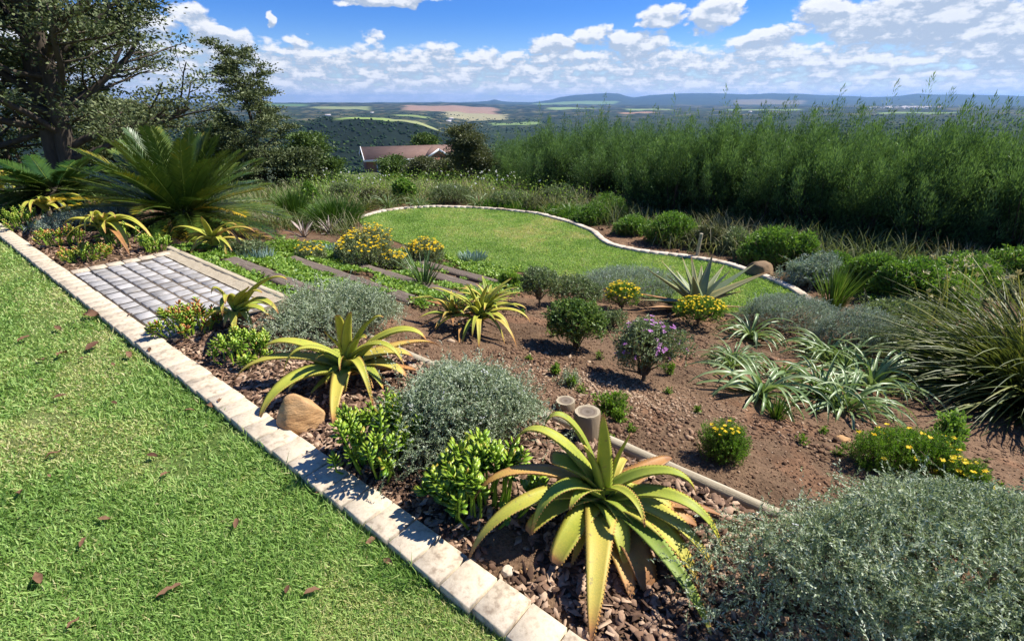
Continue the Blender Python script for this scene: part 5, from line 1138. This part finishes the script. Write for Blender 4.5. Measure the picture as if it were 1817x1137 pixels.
for (cx, yt, yb, w, lab, m_, t0) in [
    (1120, 372, 424, 84, 'low spreading green shrub on the inside of the kerb bend bank', 'shrub', .5), (1255, 392, 448, 70, 'wispy olive shrub behind the weathered marker post', 'olive', .6),
    (1300, 398, 455, 70, 'tangled grey green shrub between marker post and bright leafy shrub', 'grey_green', .5), (1480, 440, 500, 80, 'dull green shrub above the silver willow leaved bush', 'shrub', .4),
    (1570, 452, 540, 76, 'broad leaved green shrub beside the dense dark one under the hedge', 'shrub', .65), (1655, 470, 560, 110, 'yellow green bushy shrub at the foot of the cream seed heads', 'shrub', .8),
    (1745, 455, 520, 100, 'mid green bush between the hedge and the top of the big clump', 'shrub', .55), (1560, 520, 585, 120, 'low grey green shrub on the soil edge near the reed tuft', 'grey_green', .5),
    (1640, 575, 640, 110, 'flat green creeping shrub beside the big clump', 'shrub', .5), (950, 345, 378, 80, 'low olive bush along the far kerb beneath the hedge', 'olive', .5),
    (1045, 360, 402, 70, 'green tussock like bush at the hedge foot before the bend', 'shrub', .45), (660, 330, 366, 60, 'pale olive bush in the meadow behind the start of the kerb', 'olive', .6),
    (610, 318, 356, 60, 'soft grey green bush in the meadow near the rush tufts', 'grey_green', .5), (765, 300, 330, 56, 'small rounded bush in the meadow in front of the house', 'shrub', .4)]:
    far_shrub(cx, yt, yb, w, lab, m_, lw=.32, ls=.05, up=.7, tint0=t0, lump=.5, ntw=600)

# weathered marker post
p, s = hit(1236, 458); e = thing('marker_post', 'thin weathered wooden post standing outside the curved kerb', 'post', p); mb = MB()
tubes(mb, np.array([[[0, 0, -.1], [.005, 0, .2], [.015, 0, .42]]]), np.array([[.03, .029, .028]]), 10); mb.add([[.015, 0, .42]], None)
V = np.stack([np.cos(np.linspace(0, 6.283, 10, endpoint=False)) * .028 + .015, np.sin(np.linspace(0, 6.283, 10, endpoint=False)) * .028, np.full(10, .42)], 1); mb.add(np.vstack([V, [[.015, 0, .425]]]), tris=[[j, (j + 1) % 10, 10] for j in range(10)], tint=.9)
mb.out('shaft', M['log'], e)

# tall seed heads in front of the clump
for (px_, py_, h_, lab) in [(1655, 560, .62, 'cream seed head stalk leaning over the dark green shrub'), (1672, 575, .75, 'tallest cream seed head stalk beside the big clump'), (1700, 560, .68, 'cream seed head stalk at the top of the big clump'), (1640, 585, .5, 'shortest cream seed head stalk beside the shrub')]:
    p, s = hit(px_, py_); e = thing('seed_stalk', lab, 'plant', p, 'cream seed head stalks'); ms = MB(); mh = MB(); n = 4
    ribbons(ms, rn(n, 3) * [.05, .05, 0], ru(2, 4, n), R(1) * ru(72, 88, n), h_ * ru(.8, 1.1, n), .011, ru(.1, .4, n), .7, 8, .2, prof=np.ones(9)); ms.out('stalk', M['clump'], e)
    V = np.concatenate(ms.V).reshape(n, 9, 3, 3)[:, -1, 1]
    for i in range(n):
        mh = MB()
        for k in range(10): leafs(mh, V[i:i+1] + rn(1, 3) * .006, nrm(rn(1, 3) * .6 + [0, 0, .7]), ru(.03, .06, 1), .016, ru(0, 1, 1), .2)
        mh.out('seed_head', M['seedhead'], e)

# ------------------------------------------------------------------ rough grass and meadow beyond the lawn
def meadow(n, r0, r1, a0, a1, keep, hl, w0, name, label, mat, seed, per=9, spread=.12):
    r = np.exp(ru(math.log(r0), math.log(r1), n)); a = R(1) * ru(a0, a1, n); x, y = r * np.sin(a), r * np.cos(a); u, v = uvof(x, y)
    k = keep(x, y, u, v, r); x, y, r = x[k], y[k], r[k]; x = np.repeat(x, per); y = np.repeat(y, per); r = np.repeat(r, per); m = len(x)
    x = x + rn(m) * spread; y = y + rn(m) * spread; kk = ~inpoly(x, y, LPX); x, y, r = x[kk], y[kk], r[kk]; m = len(x); mb = MB()
    hh_ = (.55 + .9 * fbm(x * .9, y * .9, seed)) * ru(*hl, m) * (1 + 0 * r)
    ribbons(mb, np.stack([x, y, G(x, y) - .02], -1), ru(0, 6.28, m), R(1) * ru(50, 88, m), hh_, w0 * (1 + .04 * r), ru(.2, 1.5, m), np.clip(.30 + .75 * (fbm(x * .7, y * .7, seed + 3) - .5) + rn(m) * .20 + .06, 0, 1), 4, .2, tipt=.2)
    o = mb.out(name, M[mat]); tag(o, label, 'grass', kind='stuff'); return o
def kb(x, y, u, v, r):
    out = ~inpoly(x, y, LCEN + (LP - LCEN) * 1.13)
    return out & ((v > 9.4) | ((u > 8.2) & (v > 5.2)) | ((u > 9) & (v > 3.2)) | ((u < 3.2) & (v > 8.4)))
meadow(6500, 8.5, 34, -34, 56, kb, (.25, .60), .009, 'meadow_grass', 'long wild grass and dry stalks between the round lawn and the house', 'wild', 210)
def kc(x, y, u, v, r): return (u > 11.5) & (v > 1.5) | (r > 17)
meadow(2500, 9, 60, -62, -20, kc, (.25, .5), .012, 'bank_grass', 'shaded rough grass under the dark trees', 'rush', 260, 8, .2)
n = 1700; r = ru(11.5, 26, n); a = R(1) * ru(-24, 14, n); x, y = r * np.sin(a), r * np.cos(a); k = ~inpoly(x, y, LCEN + (LP - LCEN) * 1.15); x, y = x[k], y[k]; n = len(x)
P = np.stack([x, y, G(x, y) + ru(.15, .55, n)], -1); mb = MB()
for k in range(8): leafs(mb, P + rn(n, 3) * .10, nrm(rn(n, 3) * .5 + [0, 0, .8]), ru(.03, .07, n), .03, np.clip(.5 + rn(n) * .3, 0, 1), .2)
o = mb.out('meadow_weeds', M['cover']); tag(o, 'broad leaved weeds scattered through the long wild grass', 'weeds', kind='stuff')
n = 90; r = ru(11.5, 22, n); a = R(1) * ru(-22, 4, n); P = np.stack([r * np.sin(a), r * np.cos(a), G(r * np.sin(a), r * np.cos(a)) + ru(.45, .75, n)], -1); mb = MB()
for k in range(6): leafs(mb, P, nrm(rn(n, 3)), .035, .03, .6, .2)
o = mb.out('wild_blossoms', M['white_fl']); tag(o, 'tiny white wild flowers dotted over the long grass', 'flowers', kind='stuff')
for (px_, py_, l_) in [(648, 372, 'yellow green grassy plant arching over the start of the curved kerb'), (690, 368, 'strap leaved tuft just outside the far kerb'), (745, 366, 'second strap leaved tuft along the far kerb'), (850, 366, 'strap leaved tuft at the middle of the far kerb'), (1010, 384, 'strap leaved tuft outside the kerb before the bend')]:
    strap(px_, py_, l_, 50, .42, .016, 'clump' if px_ == 648 else 'strap', (75, 20), (.8, 1.8), 'grassy tufts outside the curved kerb', 'grass_tuft', .10, .4, 'grass tuft', 6)

# dry leaves on the upper lawn
def dry_leaf_mesh():
    t_ = np.linspace(0, 1, 7); w = np.sin(t_ * math.pi) ** .7 * .2; V = []
    for k, s_ in enumerate(t_): z = .02 + .12 * math.sin(s_ * 3.1) + .04 * rn(); V += [(s_ - .5, -w[k], z + .09 + .03 * rn()), (s_ - .5, 0, z), (s_ - .5, w[k], z + .10 + .03 * rn())]
    q = [];
    for k in range(6): i = k * 3; q += [[i, i + 1, i + 4, i + 3], [i + 1, i + 2, i + 5, i + 4]]
    return np.array(V), q
leafp = [(168, 570, 38), (108, 593, 20), (168, 626, 30), (116, 640, 28), (78, 650, 22), (232, 641, 22), (48, 612, 22), (112, 716, 20), (76, 687, 14), (152, 647, 16), (102, 820, 24), (45, 888, 24), (276, 822, 22), (298, 856, 20), (192, 935, 22), (78, 1043, 36), (425, 944, 24), (515, 1062, 22), (558, 1066, 30), (306, 1065, 40), (140, 1122, 24), (156, 978, 24), (270, 634, 16), (205, 658, 12), (340, 740, 18), (378, 733, 24), (394, 726, 16), (208, 727, 14), (235, 570, 12), (95, 858, 12), (660, 976, 26), (692, 1012, 26), (568, 888, 14), (590, 560, 8)]
protos = []
for i, (px_, py_, sz) in enumerate(leafp[:-1]):
    p, s = hit(px_, py_); rz = ru(0, 6.28); k = sz * s * .95; z_ = -.012 if uvof(p[0], p[1])[1] < .79 else .008
    if i < 5:
        V, q = dry_leaf_mesh(); o = build('dry_leaf', V, q, M['dry'], tint=np.full(len(V), ru(.15, .85))); tag(o, 'small curled dry brown leaf lying on the upper grass by the kerb', 'leaf', 'dry leaves scattered on the upper lawn'); protos.append(o)
    else: o = protos[i % 5].copy(); COL.objects.link(o)
    o.location = (p[0], p[1], z_); o.rotation_euler = (ru(-.3, .3), ru(-.3, .3), rz); o.scale = (k, k, k)

# ------------------------------------------------------------------ house
def house():
    p, s = atr(716, 76, 290); c = np.array([p[0], p[1]]); r_ = 76
    eave = topz(700, 279, 73.5); ridge = topz(700, 260, 78.0) + .1; zg = min(float(G(*c)), eave - 2.3)
    e = thing('brick_house', 'red roofed brick house with white gable trim below the garden', 'house', (c[0], c[1], zg), rz=-float(azel(716, 280)[0]) + R(8))
    xl = -5.8; xr = 8.5; D = 3.9; he = eave - zg; hr = ridge - zg
    brick, t, b = pmat('red_brick', .9, .2); tc_ = t.new('ShaderNodeTexCoord'); bt = t.new('ShaderNodeTexBrick'); mp = t.new('ShaderNodeMapping'); mp.inputs['Rotation'].default_value = (R(90), 0, 0); t.l.new(tc_.outputs['Object'], mp.inputs[0]); t.l.new(mp.outputs[0], bt.inputs[0])
    bt.inputs['Scale'].default_value = 4; bt.inputs['Color1'].default_value = (.25, .085, .05, 1); bt.inputs['Color2'].default_value = (.33, .12, .07, 1); bt.inputs['Mortar'].default_value = (.35, .3, .25, 1); t.l.new(bt.outputs[0], b.inputs['Base Color'])
    roofm = solid('roof_tile', [(.2, (.15, .09, .07)), (.5, (.20, .125, .095)), (.9, (.26, .17, .135))], 1.2, .85, .5, 12, (1, 3, 1), bdist=.05)
    white = solid('white_paint', [(0, (.75, .75, .74)), (1, (.82, .82, .8))], 3, .6, .1)
    glass, t, b = pmat('window_glass', .08, .8); b.inputs['Base Color'].default_value = (.12, .16, .2, 1)
    def gable_wall(mb, x0, x1, y0, y1, z0, z1, zt):
        V = [(x0, y0, z0), (x1, y0, z0), (x1, y1, z0), (x0, y1, z0), (x0, y0, z1), (x1, y0, z1), (x1, y1, z1), (x0, y1, z1)]; q = [[0, 1, 5, 4], [1, 2, 6, 5], [2, 3, 7, 6], [3, 0, 4, 7]]; mb.add(V, quads=q)
        ym = (y0 + y1) / 2; mb.add([(x0, y0, z1), (x0, y1, z1), (x0, ym, zt), (x1, y0, z1), (x1, y1, z1), (x1, ym, zt)], tris=[[0, 2, 1], [3, 4, 5]])
    mb = MB(); gable_wall(mb, xl + .4, xr - .4, -D, D, 0, he, hr - .12); mb.out('wall', brick, e)
    mb = MB(); th = .12
    for sg in (-1, 1):
        V = [(xl, sg * (D + .5), he - .15), (xr, sg * (D + .5), he - .15), (xr, 0, hr), (xl, 0, hr)]; V2 = [(a_, b_, c_ + th) for a_, b_, c_ in V]; mb.add(V + V2, quads=[[0, 1, 2, 3], [4, 5, 6, 7], [0, 1, 5, 4], [1, 2, 6, 5], [2, 3, 7, 6], [3, 0, 4, 7]])
    mb.out('roof', roofm, e)
    mb = MB()
    for xx in (xl - .06, xr + .0):
        for sg in (-1, 1): V = [(xx, sg * (D + .55), he - .32), (xx, 0, hr - .2), (xx, 0, hr + .2), (xx, sg * (D + .55), he + .06)]; mb.add(V + [(a_ + .07, b_, c_) for a_, b_, c_ in V], quads=[[0, 1, 2, 3], [4, 5, 6, 7], [0, 1, 5, 4], [1, 2, 6, 5], [2, 3, 7, 6], [3, 0, 4, 7]])
    box(mb, ((xl + xr) / 2, -D - .55, he - .28), xr - xl, .08, .22); mb.out('fascia', white, e)
    # small front gable
    gx = 4.2; gh = he + 1.0; mb = MB(); w = 1.9
    mb.add([(gx - w + .3, -D - 1.2, 0), (gx + w - .3, -D - 1.2, 0), (gx + w - .3, -D - 1.2, he), (gx, -D - 1.2, gh), (gx - w + .3, -D - 1.2, he), (gx - w + .3, -D, 0), (gx + w - .3, -D, 0), (gx + w - .3, -D, he), (gx - w + .3, -D, he)], quads=[[0, 1, 2, 4], [0, 5, 8, 4], [1, 6, 7, 2]], tris=[[4, 2, 3]]); mb.out('porch_wall', brick, e)
    mb = MB(); mw = MB()
    for sg in (-1, 1):
        V = [(gx + sg * w, -D - 1.5, he - .1), (gx, -D - 1.5, gh + .12), (gx, -.8, gh + .12), (gx + sg * w, -D + .4, he - .1)]; mb.add(V + [(a_, b_, c_ + .1) for a_, b_, c_ in V], quads=[[0, 1, 2, 3], [4, 5, 6, 7], [0, 1, 5, 4], [1, 2, 6, 5], [2, 3, 7, 6], [3, 0, 4, 7]])
        V = [(gx + sg * w, -D - 1.52, he - .25), (gx, -D - 1.52, gh - .05), (gx, -D - 1.52, gh + .25), (gx + sg * w, -D - 1.52, he + .06)]; mw.add(V + [(a_, b_ - .07, c_) for a_, b_, c_ in V], quads=[[0, 1, 2, 3], [4, 5, 6, 7], [0, 1, 5, 4], [1, 2, 6, 5], [2, 3, 7, 6], [3, 0, 4, 7]])
    mb.out('porch_roof', roofm, e); mw.out('porch_trim', white, e)
    for wx, ww in ((-3.6, .55), (-2.1, .55), (1.0, .7)):
        mb = MB()
        for (dx, dz, sx, sz) in ((-ww, 0, .09, 1.3), (ww, 0, .09, 1.3), (0, 0, .06, 1.3), (0, 0, 2 * ww, .09), (0, 1.25, 2 * ww, .09)): box(mb, (wx + dx, -D - .04, he - 1.75 + dz), sx, .08, sz)
        f = mb.out('window', white, e); mg_ = MB(); box(mg_, (wx, -D - .015, he - 1.7), 2 * ww - .05, .02, 1.22); mg_.out('pane', glass, f)
house()
# far farm buildings and the distant town
mb = MB(); m_w = solid('pale_render', [(0, (.6, .57, .52)), (1, (.75, .72, .68))], 1, .8, .1); m_r = solid('far_roof', [(0, (.4, .36, .34)), (1, (.55, .5, .46))], 1, .8, .1)
def far_house(L):
    e = thing('distant_house', 'small pale house of the distant town on the plain', 'house', (0, 0, 0), 'houses of the far town'); mb = MB(); box(mb, (0, 0, -2), L, L * .5, 7); mb.out('wall', m_w, e)
    mb = MB(); a_ = L * .55; b_ = L * .3; mb.add([(-a_, -b_, 4.9), (a_, -b_, 4.9), (a_, 0, 8.5), (-a_, 0, 8.5), (-a_, b_, 4.9), (a_, b_, 4.9)], quads=[[0, 1, 2, 3], [3, 2, 5, 4]], tris=[[0, 3, 4], [1, 5, 2]]); mb.out('roof', m_r, e); return e
fh = far_house(24)
first = True
for k in range(70):
    cxp = 1600 + rn() * 34; rd = 9800 * math.exp(rn() * .09); p, s = atr(cxp, rd, 190)
    if first: fh.location = [float(q) for q in p]; first = False
    else: dup(fh, p, ru(0, 3), ru(.8, 2.2))
for (px_, rd, lab) in [(582, 4700, 'white farm building in the valley beside the pale green field'), (661, 5600, 'single white farmhouse on the plain above the pale green field'), (796, 4600, 'long white farm shed on the valley side beyond the house'), (800, 5000, 'white roofed barn behind the long farm shed'), (1330, 7000, 'lone white building on the plain beyond the hedge')]:
    p, s = atr(px_, rd, 205); o = dup(fh, p, ru(0, 1), ru(1.2, 1.8), lab); o.name = 'farm_building'; o['category'] = 'farm building'
    if 'group' in o: del o['group']
# woods: crowns on the valley slopes
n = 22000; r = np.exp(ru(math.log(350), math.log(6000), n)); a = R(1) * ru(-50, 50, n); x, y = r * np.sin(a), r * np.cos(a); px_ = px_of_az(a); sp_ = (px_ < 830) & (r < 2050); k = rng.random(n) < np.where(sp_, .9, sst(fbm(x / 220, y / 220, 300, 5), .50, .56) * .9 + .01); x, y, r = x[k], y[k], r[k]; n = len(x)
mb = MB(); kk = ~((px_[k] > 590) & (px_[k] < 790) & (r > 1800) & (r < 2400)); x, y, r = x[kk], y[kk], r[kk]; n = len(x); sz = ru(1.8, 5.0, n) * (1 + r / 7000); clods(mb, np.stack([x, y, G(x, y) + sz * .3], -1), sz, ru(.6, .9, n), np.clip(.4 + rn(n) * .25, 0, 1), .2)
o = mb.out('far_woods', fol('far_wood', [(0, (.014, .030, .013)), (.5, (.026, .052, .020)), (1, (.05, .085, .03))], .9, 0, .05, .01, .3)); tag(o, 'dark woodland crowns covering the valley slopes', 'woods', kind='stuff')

# ------------------------------------------------------------------ air
def haze():
    hb_ = MB(); x0 = 47000; V = [(-x0, -x0, -900), (x0, -x0, -900), (x0, x0, -900), (-x0, x0, -900), (-x0, -x0, 520), (x0, -x0, 520), (x0, x0, 520), (-x0, x0, 520)]
    m = bpy.data.materials.new('haze_air'); m.use_nodes = True; t = NT(m.node_tree); t.n.clear(); v = t.new('ShaderNodeVolumePrincipled'); v.inputs['Density'].default_value = 2.8e-5; v.inputs['Color'].default_value = (.28, .54, 1, 1); v.inputs['Anisotropy'].default_value = .2
    o_ = t.new('ShaderNodeOutputMaterial'); t.l.new(v.outputs[0], o_.inputs['Volume'])
    o = build('haze', np.array(V, float), np.array([[0, 3, 2, 1], [4, 5, 6, 7], [0, 1, 5, 4], [1, 2, 6, 5], [2, 3, 7, 6], [3, 0, 4, 7]]), m); tag(o, kind='stuff', label='pale blue haze over the distant valley and hills', cat='haze')
    return o
haze()
